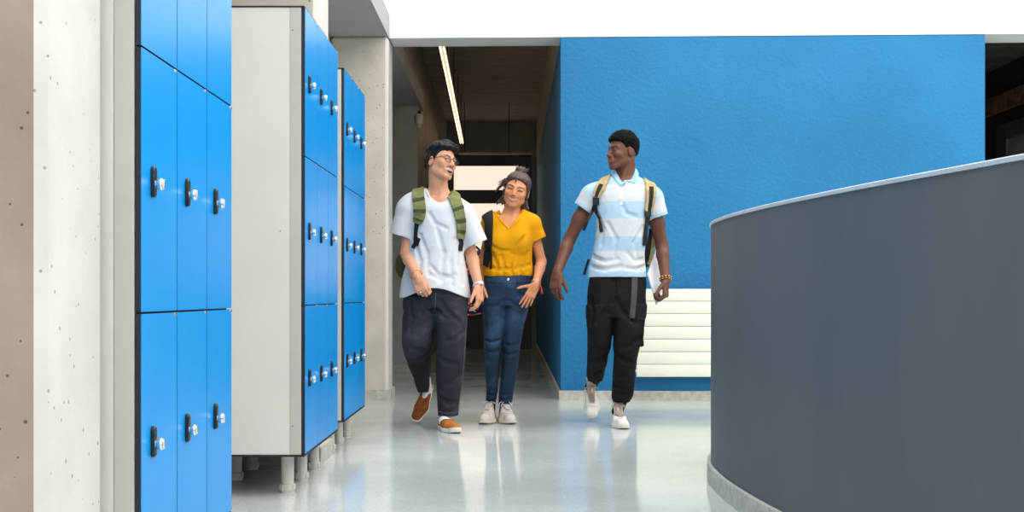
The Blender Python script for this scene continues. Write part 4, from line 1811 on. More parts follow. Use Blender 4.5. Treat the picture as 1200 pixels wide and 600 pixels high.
    gl = empty('glasses')
    gl.parent = R
    mb = MB()
    lens = []
    for sx in (1, -1):
        c = np.array((sx * .0335, -.0975, -.003))
        pts = []
        for i in range(28):
            a = 2 * PI * i / 28
            pts.append(h.w(c + np.array((.0235 * math.cos(a), .004 * abs(math.cos(a)) * (1 if math.cos(a) * sx > 0 else -.3), .0195 * math.sin(a)))))
        mb.tube(pts, .0017, 6, closed=True)
        lens.append((c, pts))
        tp = [h.w((sx * .057, -.094, .002)), h.w((sx * .073, -.076, .003)), h.w((sx * .080, -.02, .004)), h.w((sx * .081, .012, .004)), h.w((sx * .079, .028, -.016))]
        mb.tube(catmull(tp, 5), .0021, 6)
    mb.tube(catmull([h.w((-.011, -.099, .001)), h.w((0, -.102, .005)), h.w((.011, -.099, .001))], 5), .0016, 6)
    mb.build('glasses_frame', M_GOLDWIRE, gl, True)
    for c, pts in lens:
        mb = MB()
        ctr_ = mb.bm.verts.new(h.w(c + np.array((0, -.001, 0))))
        vs_ = [mb.bm.verts.new(p) for p in pts]
        for i in range(len(vs_)):
            mb.bm.faces.new((ctr_, vs_[i], vs_[(i + 1) % len(vs_)]))
        o = mb.build('lens', M_LENS, gl, True)
        sd = o.modifiers.new('thickness', 'SOLIDIFY')
        sd.thickness = .0015

    # ---- wrist things
    fa = unit(LW - LE)
    ring('bracelet', LW - fa * .012, fa, .0335, .0048, plain('amber_beads', (206, 132, 56), 0.4, 0, 0.5, 0.2, 90.0), R)
    fa = unit(RW - RE)
    wt = ring('wristwatch', RW - fa * .010, fa, .0300, .0050, plain('white_watch_strap', (226, 228, 230), 0.4), R)
    c = RW - fa * .010 + np.array((.02, -.026, .004))
    mb = MB()
    mb.lathe([(.013, -.004), (.0135, .003), (.011, .0045)], (0, 0, 0), 'Z', 20, M=Vector((0, 0, 1)).rotation_difference(Vector((.55, -.8, .1))).to_matrix())
    o = mb.build('watch_case', M_SILVER, wt, True, .6)
    o.location = c
    ring('finger_ring', LW + np.array((.024, -.030, -.100)), (.25, -.3, -.9), .0100, .0026, M_SILVER, R)

    # ---- rucksack: a thing of its own
    bag = empty('backpack', (f.cx, f.D + .22, .95))
    tag(bag, 'olive green backpack worn by the person in the white T-shirt', 'backpack', None)
    off = Vector((0, -.22, -.95))
    def fix(o):
        o.location = off
        return o
    g = Grid((-.27, .10, .82), (.25, .40, 1.50), .006)
    c = P(507, 275, .24)
    g.box((c[0], .245, c[2]), (.185, .085, .27), .07, k=0)
    g.box((c[0], .315, c[2] - .08), (.135, .045, .14), .035, k=.015)
    g.el(P(472, 311, .22), (.05, .07, .085), k=.03)
    g.warp(wrinkle(31, .004, (8, 8, 6)))
    fix(field_obj('pack_body', g, M_OLIVED, bag))
    MB().tube(catmull([P(497, 224, .20), P(507, 217, .21), P(517, 224, .20)], 6), .008, 8).build('grab_loop', M_BLKWEB, bag, True).location = off
    for over, pts, web in (((492, 490.2, .10, -.035, 13), [(490, 222, 13.5), (490.3, 231, 14), (492.5, 244, 14), (491.5, 256, 12), (489, 262, 8)], [(489, 261, 5), (487.5, 272, 4), (487, 284, 4), (484, 291, 4)]),
                     ((528.5, 532, .10, -.035, 13), [(533, 230, 13), (535.5, 240, 13), (539, 252, 12), (541, 268, 11), (540, 280, 9)], [(540, 279, 6), (540.5, 284, 5), (540, 289, 5), (539.5, 294, 4.5)])):
        st_, _A = strap(tee, f, over, pts, 'shoulder_strap', M_OLIVE, bag, .010, .009, n=7)
        fix(st_)
        ribbon(tee, f, web, 'strap_webbing', M_BLKWEB, st_, .003, .006)
        for q in (.42, .62, .80):
            i_ = int(len(_A) * q)
            strap_layer(_A, i_, i_ + 3, 1.05, .0068, .003, 'webbing_loop', M_OLIVED, st_)
    mb = MB()
    mb.strip(ribbon_rows(tee, f, [(487, 287, 6), (491, 279, 5)], 5, .013, 4, 0), .007)
    fix(mb.build('strap_buckle', M_BLKWEB, bag, True, .9))
    return f, h


FIG1 = man_white()
# ================================================================== woman in the mustard T-shirt
M_MUST = cotton('mustard_cotton', (214, 150, 4), 0.85, 0.12, 0.03)
M_NAVY = denim('navy_denim', (15, 31, 50), (22, 44, 68), (62, 96, 124))
M_SNKW = plain('off_white_leather', (206, 200, 192), 0.6, 0, 0.3, 0.06, 18.0, 0.1, 200)
M_SNKG = plain('warm_grey_mesh', (176, 168, 160), 0.8, 0, 0.2, 0.08, 40.0, 0.2, 400)
M_SNKS = plain('greige_sole', (200, 190, 176), 0.6, 0, 0.3, 0.05, 14.0)
M_HAIRD = plain('dark_brown_hair', (58, 41, 33), 0.40, 0, 0.5, 0.55, 90.0, 0.35, 240, 0.002)


def floral_mat():
    m, nt, b = base_mat('navy_floral_cloth', (26, 32, 66), 0.8, 0, 0.2)
    v = coords(nt)
    vo = N(nt, 'ShaderNodeTexVoronoi', feature='F1')
    vo.inputs['Scale'].default_value = 15.0
    nt.links.new(v, vo.inputs['Vector'])
    pet = N(nt, 'ShaderNodeTexNoise')
    pet.inputs['Scale'].default_value = 60.0
    nt.links.new(v, pet.inputs['Vector'])
    ad = N(nt, 'ShaderNodeMath', operation='MULTIPLY_ADD')
    nt.links.new(pet.outputs['Fac'], ad.inputs[0])
    ad.inputs[1].default_value = 0.55
    nt.links.new(vo.outputs['Distance'], ad.inputs[2])
    flower = ramp(nt, ad.outputs[0], [(0.0, (250, 236, 226)), (0.40, (236, 120, 120)), (0.50, (206, 50, 66)), (0.62, (26, 32, 66))], 'CONSTANT')
    vo2 = N(nt, 'ShaderNodeTexVoronoi', feature='F1')
    vo2.inputs['Scale'].default_value = 34.0
    nt.links.new(v, vo2.inputs['Vector'])
    leaf = N(nt, 'ShaderNodeMath', operation='LESS_THAN')
    nt.links.new(vo2.outputs['Distance'], leaf.inputs[0])
    leaf.inputs[1].default_value = 0.22
    c = mixc(nt, flower, lin((222, 206, 208)), 0.0)
    c2 = ramp(nt, ad.outputs[0], [(0.0, (0, 0, 0)), (0.62, (255, 255, 255))], 'CONSTANT')
    mul = N(nt, 'ShaderNodeMath', operation='MULTIPLY')
    nt.links.new(c2, mul.inputs[0])
    nt.links.new(leaf.outputs[0], mul.inputs[1])
    c = mixc(nt, c, lin((214, 190, 196)), mul.outputs[0])
    nt.links.new(c, b.inputs['Base Color'])
    return m


M_FLORAL = floral_mat()
SKIN2 = (214, 146, 104)


def woman():
    f = Fig(7.65, 596, 'smiling person in mustard yellow T-shirt and blue jeans with hair in a topknot')
    R, P = f.root, f.p
    h = Head(P(605.2, 223.2, -.03), rotm(-5, -3, 15), .965, 'grin', 1.06, lids='smile', nlen=-.006, jaw=.98, nose=.95, skin=SKIN2, lip=(184, 88, 78), brow=(52, 34, 26), eye_open=0.30, chin=.96)
    SH = [(251, 586, 611, .005, .070), (257, 577, 620, .0, .088), (264, 571, 624, 0, .100), (276, 570, 624, -.005, .108), (290, 569, 624, -.005, .106), (304, 567.5, 624, 0, .104), (314, 566, 625, 0, .110), (320, 565.5, 625, 0, .112), (324, 566.5, 624, 0, .106)]
    LS, LE, LW = P(577, 259, 0), P(567, 302, .07), P(567, 336, -.02)
    RS, RE, RW = P(623, 260, 0), P(634.5, 307, .04), P(627.5, 334, -.125)
    g = Grid((-.32, -.34, .0), (.32, .36, 1.72), .0036)
    S = f.secs(SH)
    g.loft(S[:-1], .02, 2.3, grow=-.026)
    g.rc(P(592, 257, .0), P(578, 262, .0), .032, .032, .03)
    g.rc(P(606, 257, .0), P(620, 262, .0), .032, .032, .03)
    g.chain([tuple(h.w((0, .022, -.055))) + (.048,), tuple(P(599, 250, .02)) + (.048,), tuple(P(598, 262, .015)) + (.070,)], .03)
    g.rc(h.w((.040, .03, -.05)), P(600, 254, -.035), .014, .011, .02)
    g.rc(h.w((-.040, .03, -.05)), P(596, 254, -.035), .014, .011, .02)
    g.rc(P(600, 255, -.04), P(616, 254, -.03), .013, .012, .02)
    g.rc(P(595, 255, -.04), P(580, 254, -.03), .013, .012, .02)
    h.put(g)
    for S_, E_, W_ in ((LS, LE, LW), (RS, RE, RW)):
        mid = E_ * .72 + W_ * .28
        g.chain([tuple(S_) + (.034,), tuple(E_) + (.031,)], .03)
        g.chain([tuple(E_) + (.031,), tuple(mid) + (.032,), tuple(W_) + (.0225,)], .015)
    hand(g, LW, (0, -.1, -1), (-.2, -1, 0), nrm=(1, .2, 0), curls=((20, 30, 20),) * 4, sc=.88)
    hand(g, RW, unit(P(613.5, 362, -.135) - RW), (-1, -.15, .2), nrm=(0, 1, 0), curls=((6, 8, 6), (4, 8, 6), (6, 10, 6), (8, 12, 8)), sc=.86, spread=.14, thumb=(.55, .84, .12), tcurl=6)
    g.rc(P(581, 348, 0), P(606, 348, 0), .070, .070, .03)
    for a, b, c in ((P(580, 350, 0), P(578, 405, -.03), P(575, 465, .10)), (P(605, 350, 0), P(600, 410, -.02), P(592, 470, .10))):
        g.chain([tuple(a) + (.064,), tuple(b) + (.044,), tuple(b * .6 + c * .4) + (.040,), tuple(c) + (.028,)], .02)
    field_obj('body', g, M_SKIN, R, h.tint, 2)

    # ---- T-shirt
    g = Grid((-.32, -.20, .90), (.32, .20, 1.44), .0042)
    g.loft(S, .02, 2.3)
    g.rc(P(588.5, 252, .005), P(577, 260, .0), .044, .050, .03)
    g.rc(P(609.5, 252, .005), P(622, 260, .0), .044, .050, .03)
    g.el(P(583, 283, -.07), (.050, .045, .055), k=.05)
    g.el(P(609, 283, -.07), (.050, .045, .055), k=.05)
    wr = wrinkle(41, .0038, (10, 10, 5), lambda x, y, z: .3 + .9 * sstep(1.2, .98, z))
    g.warp(wr)
    sleeve(g, [P(620, 259, 0), P(624, 263, 0), P(631.5, 280.5, .005)], [.046, .054, .050], .03, deep=.05, warp=wr)
    sleeve(g, [P(578, 259, 0), P(574, 263, 0), P(567, 281, .01)], [.046, .054, .048], .03, deep=.05, warp=wr)
    for pts in ([(576, 298), (582, 310), (580, 321)], [(588, 300), (590, 312), (589, 322)], [(600, 298), (598, 310), (600, 322)], [(612, 300), (608, 312), (611, 321)], [(619, 296), (617, 308), (619, 318)],
                [(570, 312), (584, 316), (598, 315)], [(616, 276), (606, 288), (602, 298)], [(576, 288), (586, 294), (596, 294)], [(604, 315), (614, 313), (622, 310)]):
        fold(g, f, pts, .006, .010)
    tee = g
    # V-neck
    top_ = P(598, 246, 0)
    vb = P(596.5, 266.5, -.1)
    wl, wr = P(579, 245, -.06), P(613, 245, -.06)
    def vcut(x, y, z):
        t = np.clip((z - vb[2]) / (wl[2] - vb[2]), 0, 1.4)
        half = (wr[0] - wl[0]) / 2 * t ** .85
        cxx = vb[0] + ((wl[0] + wr[0]) / 2 - vb[0]) * t
        return np.maximum(np.maximum(np.abs(x - cxx) - half, vb[2] - z), y - .02) * .8
    g.op(vcut, (wl[0] - .02, -.2, vb[2] - .01), (wr[0] + .02, .03, 1.44), .004, 'sub')
    g.rc(P(599, 236, .02), P(597.5, 252, .01), .066, .068, .006, 'sub')
    field_obj('tshirt', g, M_MUST, R, None, 2)
    lft = [(579.5, 246.5), (584.2, 253.5), (590, 260.5), (596.3, 266.8)]
    rgt = [(612.8, 246.5), (609.3, 253.5), (604, 260.5), (596.7, 266.8)]
    for q in (lft, rgt):
        sgn = -1 if q is lft else 1
        seam_line(g, f, [(a + sgn * 1.1, b + .6) for a, b in q], 'neck_band', M_MUST, R, .0036, .0005)
    seam_line(g, f, [(625.5, 282.5), (631, 280.5), (637, 277)], 'sleeve_hem', M_MUST, R, .0024, .0002)

    # ---- jeans
    PEL = [(316, 568, 622, 0, .092), (322, 567, 622.5, 0, .097), (332, 566, 622, .0, .102), (345, 565, 621, .005, .110), (358, 565, 620, .005, .110)]
    LL = [(350, 564.5, 595, 0, .103), (366, 565.5, 593.5, -.015, .097), (380, 566.5, 591, -.025, .088), (394, 567, 589.5, -.03, .080), (408, 567, 587.5, -.03, .073), (424, 567.5, 586, -.01, .068), (440, 568.5, 584.5, .03, .062), (456, 570, 583, .08, .053), (468, 570, 581.5, .10, .050)]
    LR = [(350, 591, 621, 0, .103), (366, 590.5, 618, -.01, .097), (382, 590, 614, -.02, .088), (396, 589.5, 611.5, -.025, .080), (410, 589, 609.5, -.02, .074), (428, 588, 607, .0, .068), (446, 586.5, 604.5, .04, .060), (462, 585, 601.5, .09, .052), (473, 584, 600, .10, .050)]
    g = Grid((-.22, -.18, .10), (.22, .22, 1.02), .004)
    g.loft(f.secs(PEL), .02, 2.4)
    for rows in (LL, LR):
        S2 = f.secs(rows)
        g.loft(S2, .014, 2.3, zlo=S2[-1][0] - .03)
    g.warp(wrinkle(51, .0030, (9, 9, 16), lambda x, y, z: .5 + .6 * np.exp(-((z - .48) / .1) ** 2) + .7 * sstep(.25, .15, z)))
    for pts in ([(568, 398), (578, 401), (588, 397)], [(568, 410), (577, 413), (586, 409)], [(590, 402), (599, 405), (610, 400)], [(590, 414), (598, 416), (608, 412)], [(590, 352), (583, 358), (572, 360)], [(596, 352), (604, 358), (614, 358)], [(570, 456), (577, 458), (583, 455)], [(571, 462), (577, 464), (582, 461)], [(586, 462), (593, 464), (600, 461)], [(585, 468), (592, 470), (600, 467)]):
        fold(g, f, pts, .004, .008)
    for rows, xx in ((LL, 583.5), (LR, 583.5)):
        b_ = f.secs(rows)[-1]
        mid = P(582.8, 470, .1)[0]
        x0, x1 = (b_[1] - b_[3] - .02, mid) if rows is LL else (mid, b_[1] + b_[3] + .02)
        g.open_hem(b_[0], x0, x1, .04, .006)
    field_obj('jeans', g, M_NAVY, R, None, 2)
    st = plain('denim_seam', (16, 26, 46), 0.8)
    seam_line(g, f, [(567, 330), (580, 331.5), (595, 332), (610, 331.5), (622, 330)], 'waistband_seam', st, R, .0018)
    seam_line(g, f, [(594.5, 332), (594, 342), (592.5, 352)], 'fly_seam', st, R, .0020)
    seam_line(g, f, [(597, 333), (598.5, 343), (593.5, 352)], 'fly_stitch', st, R, .0012)
    seam_line(g, f, [(573, 332), (574, 339), (566, 343)], 'pocket_seam', st, R, .0020)
    seam_line(g, f, [(606, 332), (607, 340), (613, 344), (621, 345)], 'pocket_seam', st, R, .0020)
    for bx in (576, 607):
        mb = MB()
        mb.strip(ribbon_rows(g, f, [(bx, 325, 2.6), (bx, 328, 2.6), (bx, 331.5, 2.6)], 4, .003, 3, 0), .004)
        mb.build('belt_loop', M_NAVY, R, True, .9)
    c = onto(g, f, 595.5, 327.5, .001)
    mb = MB()
    mb.lathe([(.008, 0), (.0085, -.003), (.006, -.004)], (0, 0, 0), 'Y', 18)
    o = mb.build('jeans_button', M_SILVER, R, True, .6)
    o.location = c

    # ---- trainers
    mats = dict(upper=M_SNKW, sole=M_SNKS, trim=M_SNKG, tongue=M_SNKG, lace=plain('pale_lace', (214, 206, 198), 0.8))
    for hx_, tx_, hy_, ty_, ank, sd in ((577, 567.5, .185, -.075, P(575.5, 465, .10), -1), (588, 598.5, .185, -.075, P(592, 470, .10), 1)):
        a = P(hx_, 490, hy_)
        b = P(tx_, 496, ty_)
        heel = np.array((a[0], hy_, 0.0))
        td = unit(np.array((b[0], ty_, 0.0)) - heel)
        make_shoe(f, 'sneaker', heel, td, (0, 0, 1), .268, sd, mats, .098)
        q = heel + td * .06 + np.array((0, 0, .06))
        g = Grid(np.minimum(q, ank) - .08, np.maximum(q, ank) + .10, .004)
        g.chain([tuple(q) + (.031,), tuple(ank) + (.031,), tuple(ank + np.array((0, -.01, .07))) + (.034,)], .01)
        field_obj('sock', g, plain('dark_sock', (22, 25, 34), 0.9), R)

    # ---- hair gathered in a topknot
    def hl(y, ax):
        base = np.interp(y, [-.10, -.082, -.066, -.045, -.022, -.008, .012, .03, .06, .12], [.078, .072, .058, .036, .006, -.024, -.020, -.040, -.070, -.080])
        return base
    def th(x, y, z):
        return .008 + .007 * sstep(.03, .08, z) + .0011 * np.sin(np.arctan2(x, y + .35) * 190) * sstep(-.02, .04, z)
    rng = random.Random(9)
    bun = np.array((-.004, .022, .130))
    def extra(g):
        g.el(h.w(bun), (.037 * h.sc, .036 * h.sc, .030 * h.sc), k=.010)
        for i in range(110):                # combed strands from the hairline to the knot
            a = 2 * PI * i / 110 + rng.uniform(-.03, .03)
            dx, dy = math.sin(a), -math.cos(a)
            pr = None
            zl = float(hl(np.array(dy * .095 + .014), 0)) + .012
            n0 = 8
            for k in range(n0):
                t = k / (n0 - 1)
                zz = zl + (.108 - zl) * t
                rr = math.sqrt(max(.02, 1 - ((zz - .026) / .09) ** 2))
                lift = .0085 + .007 * float(sstep(.03, .08, zz)) + rng.uniform(-.0006, .0012)
                q = np.array((dx * .0765 * rr * 1.0, .014 + dy * .096 * rr, zz)) 
                nrm_ = unit((q[0] / .0745 ** 2, (q[1] - .014) / .096 ** 2, (zz - .026) / .09 ** 2))
                q = h.w(q + nrm_ * (lift - .0015))
                if pr is not None:
                    g.rc(pr, q, .0030, .0030, .0015)
                pr = q
        for i in range(26):                 # coils of the knot
            a0 = rng.uniform(0, 2 * PI)
            zz = rng.uniform(-.016, .018)
            rr = .037 * math.sqrt(max(.1, 1 - (zz / .030) ** 2))
            pr = None
            for k in range(6):
                a = a0 + k * .36
                z2 = max(-.026, min(.027, zz + .004 * k * (1 if i % 2 else -1)))
                rr = .037 * math.sqrt(max(.02, 1 - (z2 / .030) ** 2))
                q = h.w(bun + np.array((rr * math.cos(a), rr * math.sin(a), z2)))
                if pr is not None:
                    g.rc(pr, q, .0055, .0055, .002)
                pr = q
        for sx, y0, z0, pts in ((-1, .0, 0, [(-.068, -.035, .05), (-.094, -.03, .022), (-.118, -.02, -.018), (-.128, -.02, -.050)]), (-1, 0, 0, [(-.064, -.04, .062), (-.088, -.035, .040), (-.104, -.03, .004), (-.112, -.03, -.020)])):
            for j in range(5):
                jit = [np.array(q) + np.array([rng.uniform(-.007, .007) for _ in range(3)]) for q in pts]
                w = [h.w(q) for q in jit]
                rs = (.0070, .0062, .0045, .0010)
                for a, b, r0, r1 in zip(w, w[1:], rs, rs[1:]):
                    g.rc(a, b, r0, r1, .004)
        for sx in (-1, 1):                  # loose hair behind the neck
            for j in range(13):
                x0 = sx * rng.uniform(.020, .060)
                pts = [(x0, .075, -.02), (x0 * 1.30 + sx * .008, .070, -.075), (x0 * 1.5 + sx * .024, .062, -.115 + rng.uniform(-.012, .02))]
                w = [h.w(q) for q in pts]
                for a, b, r0, r1 in zip(w, w[1:], (.012, .010), (.010, .003)):
                    g.rc(a, b, r0, r1, .006)
        for x0, x1, zt in ((-.006, -.010, .026), (-.009, -.012, .034)):   # fringe wisps
            pts = [(x0, -.080, .078), (x0 * .6 + x1 * .4, -.090, .056), (x1, -.0905, zt)]
            w = [h.w(q) for q in pts]
            g.rc(w[0], w[1], .0036, .0026, .003)
            g.rc(w[1], w[2], .0026, .0007, .002)
        for sx in (-1, 1):                  # strands in front of the ears
            pts = [(sx * .068, -.040, .035), (sx * .0765, -.022, .0), (sx * .079, -.004, -.034), (sx * .074, .006, -.060)]
            w = [h.w(q) for q in pts]
            for a, b, r0, r1 in zip(w, w[1:], (.010, .010, .007), (.010, .007, .002)):
                g.rc(a, b, r0, r1, .003)
    g = hair_cap(h, hl, th, M_HAIRD, R, extra, 8, .002)
    ho = field_obj('hair', g, M_HAIRD, R, None, 1, False)
    mb = MB()                               # flyaway strands
    for i in range(30):
        a = rng.uniform(0, 2 * PI)
        p0 = bun + np.array((.028 * math.cos(a), .028 * math.sin(a), rng.uniform(-.005, .022)))
        dr = unit((math.cos(a) * 1.0, math.sin(a) * .6, rng.uniform(.2, 1.2)))
        p1 = p0 + dr * rng.uniform(.012, .025)
        p2 = p1 + (dr + np.array((rng.uniform(-.6, .6), rng.uniform(-.6, .6), -.25))) * .015
        mb.tube(catmull([h.w(p0), h.w(p1), h.w(p2)], 4), [.0011] * 8 + [.0005], 5)
    for i in range(22):
        p0 = np.array((-.07, -.03 + rng.uniform(-.02, .02), .05 + rng.uniform(-.02, .02)))
        p1 = p0 + np.array((-.026, 0, -.02 + rng.uniform(-.015, .02)))
        p2 = p1 + np.array((-.022 + rng.uniform(-.012, .01), rng.uniform(-.02, .02), -.042 + rng.uniform(-.015, .02)))
        mb.tube(catmull([h.w(p0), h.w(p1), h.w(p2)], 4), [.0011] * 8 + [.0004], 5)
    mb.build('loose_strands', M_HAIRD, ho, True)
    # scrunchie, hair clip, ear studs
    ring('hair_tie', h.w(bun + np.array((0, 0, -.022))), h.R[:, 2], .027, .006, M_HAIRB, ho)
    mb = MB()
    mb.tube([h.w((-.078, -.028, .014)), h.w((-.080, -.030, -.012))], .0042, 8)
    mb.build('hair_clip', plain('pearl_clip', (240, 232, 220), 0.3), ho, True)

    # ---- bracelets with a red tassel
    fa = unit(RW - RE)
    c = RW - fa * .006
    ring('bracelet', c, fa, .0275, .0026, plain('gold', (214, 172, 110), 0.25, 1.0), R)
    br = ring('bracelet', c - fa * .014, fa, .0285, .0030, plain('pink_beads', (216, 168, 150), 0.4, 0, 0.5, 0.25, 120.0), R)
    q = c + np.array((.026, -.012, -.006))
    mb = MB()
    mb.tube([q, q + np.array((.008, 0, -.014))], [.005, .006], 8)
    for k in range(9):
        a = k * 2 * PI / 9
        mb.tube([q + np.array((.008, 0, -.012)), q + np.array((.014 + .007 * math.cos(a), .007 * math.sin(a), -.055 + .004 * (k % 3)))], [.0032, .0022], 6)
    mb.build('tassel', plain('red_tassel', (222, 36, 44), 0.7), br, True)

    # ---- floral backpack on one shoulder, hanging low behind
    bag = empty('backpack', (f.cx - .18, f.D + .20, .80))
    tag(bag, 'navy backpack with red and white flowers hanging behind the person in mustard yellow', 'backpack')
    off = Vector((.18, -.20, -.80))
    g = Grid((-.40, .08, .55), (.20, .42, 1.30), .006)
    c0 = P(558, 331, .25)
    Rm = np.array(Matrix.Rotation(math.radians(-6), 3, 'Y'))
    g.box((c0[0], .255, c0[2]), (.150, .085, .215), .065, Rm, k=0)
    g.box((c0[0] + .005, .18, c0[2] - .07), (.105, .035, .10), .03, Rm, k=.012)
    g.warp(wrinkle(61, .006, (8, 8, 8)))
    field_obj('pack_body', g, M_FLORAL, bag).location = off
    MB().tube(catmull([P(552, 294, .25), P(557, 289, .25), P(563, 294, .25)], 6), .007, 8).build('grab_loop', M_BLKWEB, bag, True).location = off
    st_, _A = strap(tee, f, (571, 572, .09, -.03, 11.5), [(572.3, 251, 11), (573, 260, 9.5), (573.2, 272, 8.5), (573, 288, 7.5), (572, 302, 6.5), (570.5, 312, 5)], 'shoulder_strap', M_BLKWEB, bag, .010, .009, n=6)
    st_.location = off
    for q in (.45, .62):
        i_ = int(len(_A) * q)
        strap_layer(_A, i_, i_ + 3, 1.05, .0068, .003, 'webbing_loop', M_PLATE, st_)
    ribbon(tee, f, [(574.5, 292, 2.4), (576, 304, 2.2), (575, 316, 2.2)], 'strap_webbing', M_BLKWEB, st_, .003, .006)
    return f, h


FIG2 = woman()
# ================================================================== tall man in the striped polo shirt
M_POLO = tint_mat('striped_pique', 0.85, 0, 0.2, 0.15, 420, 0.0012)
M_BLACKT = cotton('black_twill', (19, 19, 21), 0.8, 0.15, 0.06)
M_KHAKI = plain('khaki_webbing', (176, 158, 112), 0.85, 0, 0.2, 0.08, 30.0, 0.25, 400, 0.001)
M_HIGHW = plain('white_canvas', (232, 228, 220), 0.7, 0, 0.3, 0.04, 18.0, 0.1, 300)
M_BEIGE = plain('beige_tongue', (198, 178, 160), 0.8, 0, 0.2, 0.06, 30.0)
M_YELL = plain('yellow_lining', (236, 176, 56), 0.8, 0, 0.2, 0.05, 30.0)
M_AFRO = plain('short_black_curls', (10, 8, 8), 0.85, 0, 0.15, 0.35, 160.0, 0.8, 300, 0.004)
SKIN3 = (104, 64, 46)


def man_polo():
    f = Fig(7.5, 726, 'tall smiling person in pale blue and white striped polo shirt and black cargo trousers')
    R, P = f.root, f.p
    h = Head(P(729.5, 177.5, -.01), rotm(-61, -1, 2), 1.0, 'closed', .96, jaw=.98, nose=1.12, skin=SKIN3, lip=(140, 80, 70), brow=(16, 11, 10), eye_open=.5, lips=1.3, muzzle=.004, white=(92, 72, 62))
    h.gaze = 0.3
    SH = [(212, 712, 752, .01, .070), (218, 703, 761, .0, .092), (226, 697, 765, 0, .106), (242, 696, 764, 0, .118), (260, 698, 760, 0, .122), (280, 697, 757, 0, .120), (300, 693, 756, 0, .117), (314, 690, 757, 0, .119), (325, 688, 758, 0, .122)]
    LS, LE, LW = P(694, 227, 0), P(667, 281, .05), P(653, 320, -.06)
    RS, RE, RW = P(763, 229, 0), P(775.5, 287, .05), P(780, 329, -.04)
    g = Grid((-.46, -.30, .0), (.36, .56, 1.92), .0038)
    S = f.secs(SH)
    g.loft(S, .02, 2.3, grow=-.030)
    g.rc(P(722, 216, .01), P(698, 230, .0), .038, .038, .03)
    g.rc(P(742, 216, .01), P(759, 231, .0), .038, .038, .03)
    g.chain([tuple(h.w((0, .026, -.050))) + (.057,), tuple(P(733, 208, .025)) + (.060,), tuple(P(732, 220, .02)) + (.085,)], .03)
    g.rc(h.w((.042, .03, -.05)), P(728, 214, -.045), .017, .013, .02)
    g.rc(P(726, 215, -.04), P(712, 216, -.03), .014, .012, .03)
    g.rc(P(731, 215, -.04), P(748, 216, -.03), .014, .012, .03)
    h.put(g)
    for S_, E_, W_ in ((LS, LE, LW), (RS, RE, RW)):
        mid = E_ * .72 + W_ * .28
        bi = S_ * .45 + E_ * .55
        g.chain([tuple(S_) + (.042,), tuple(bi) + (.043,), tuple(E_) + (.039,)], .03)
        g.chain([tuple(E_) + (.038,), tuple(mid) + (.040,), tuple(W_) + (.0285,)], .015)
    hand(g, LW, unit(P(649, 352, -.10) - LW), (.85, -.5, 0), nrm=(.3, 1, .1), curls=((22, 34, 24), (28, 38, 26), (34, 42, 28), (36, 44, 30)), sc=1.06, spread=.08, thumb=(.85, .42, .28), tcurl=12)
    hand(g, RW, unit(P(780, 362, -.07) - RW), (-.35, -1, .05), nrm=(-1, .3, 0), curls=((52, 66, 40), (54, 68, 42), (56, 68, 42), (56, 68, 42)), sc=1.04, spread=.04, thumb=(.72, .40, .42), tcurl=26)
    g.rc(P(706, 350, 0), P(739, 350, 0), .070, .070, .03)
    kL, aL = P(702, 405, -.0), P(696, 446, .30)
    kR, aR = P(734, 410, -.055), P(728, 470, .03)
    for a, b, c in ((P(706, 352, 0), kL, aL), (P(737, 352, 0), kR, aR)):
        g.chain([tuple(a) + (.076,), tuple(b) + (.050,), tuple(b * .6 + c * .4) + (.046,), tuple(c) + (.034,)], .02)
    field_obj('body', g, M_SKIN, R, h.tint, 2)

    # ---- polo shirt
    g = Grid((-.40, -.20, .88), (.40, .22, 1.64), .0042)
    g.loft(S, .02, 2.3, zlo=min(r[0] for r in S) - .04)
    g.rc(P(722, 214, .01), P(697, 227, .0), .052, .060, .03)
    g.rc(P(742, 214, .01), P(760, 229, .0), .052, .060, .03)
    wr = wrinkle(71, .0036, (9, 9, 6), lambda x, y, z: .3 + .8 * sstep(1.35, 1.05, z))
    g.warp(wr)
    sleeve(g, [P(698, 226, 0), P(693, 230, 0), P(683, 244.5, .008)], [.060, .067, .063], .03, .009, deep=.04, warp=wr)
    sleeve(g, [P(760, 228, 0), P(765, 232, 0), P(771.5, 254, .008)], [.060, .065, .061], .03, .009, deep=.04, warp=wr)
    for pts in ([(700, 252), (706, 268), (704, 286)], [(712, 262), (722, 280), (720, 300)], [(694, 300), (708, 306), (724, 304)], [(692, 312), (708, 316), (728, 312)], [(754, 266), (744, 284), (748, 304)], [(735, 296), (744, 306), (754, 304)], [(734, 314), (746, 316), (756, 312)], [(728, 238), (734, 250), (746, 254)]):
        fold(g, f, pts, .0055, .012)
    polo = g
    g.rc(P(733, 190, .02), P(732, 214, .012), .068, .064, .006, 'sub')
    n0 = P(728.5, 224, -.11)
    g.rc(P(729, 212, -.09), n0, .030, .006, .006, 'sub')
    g.open_hem(min(r[0] for r in S), -.4, .4, .05, .008)
    blue, white = L3((172, 200, 220)), L3((206, 210, 214))
    zs = [P(0, y, -.11)[2] for y in (216, 236, 256, 277, 294, 318)]
    l1a, l1b, l2a, l2b = P(698, 226, 0), P(683, 244.5, .008), P(760, 228, 0), P(771.5, 254, .008)
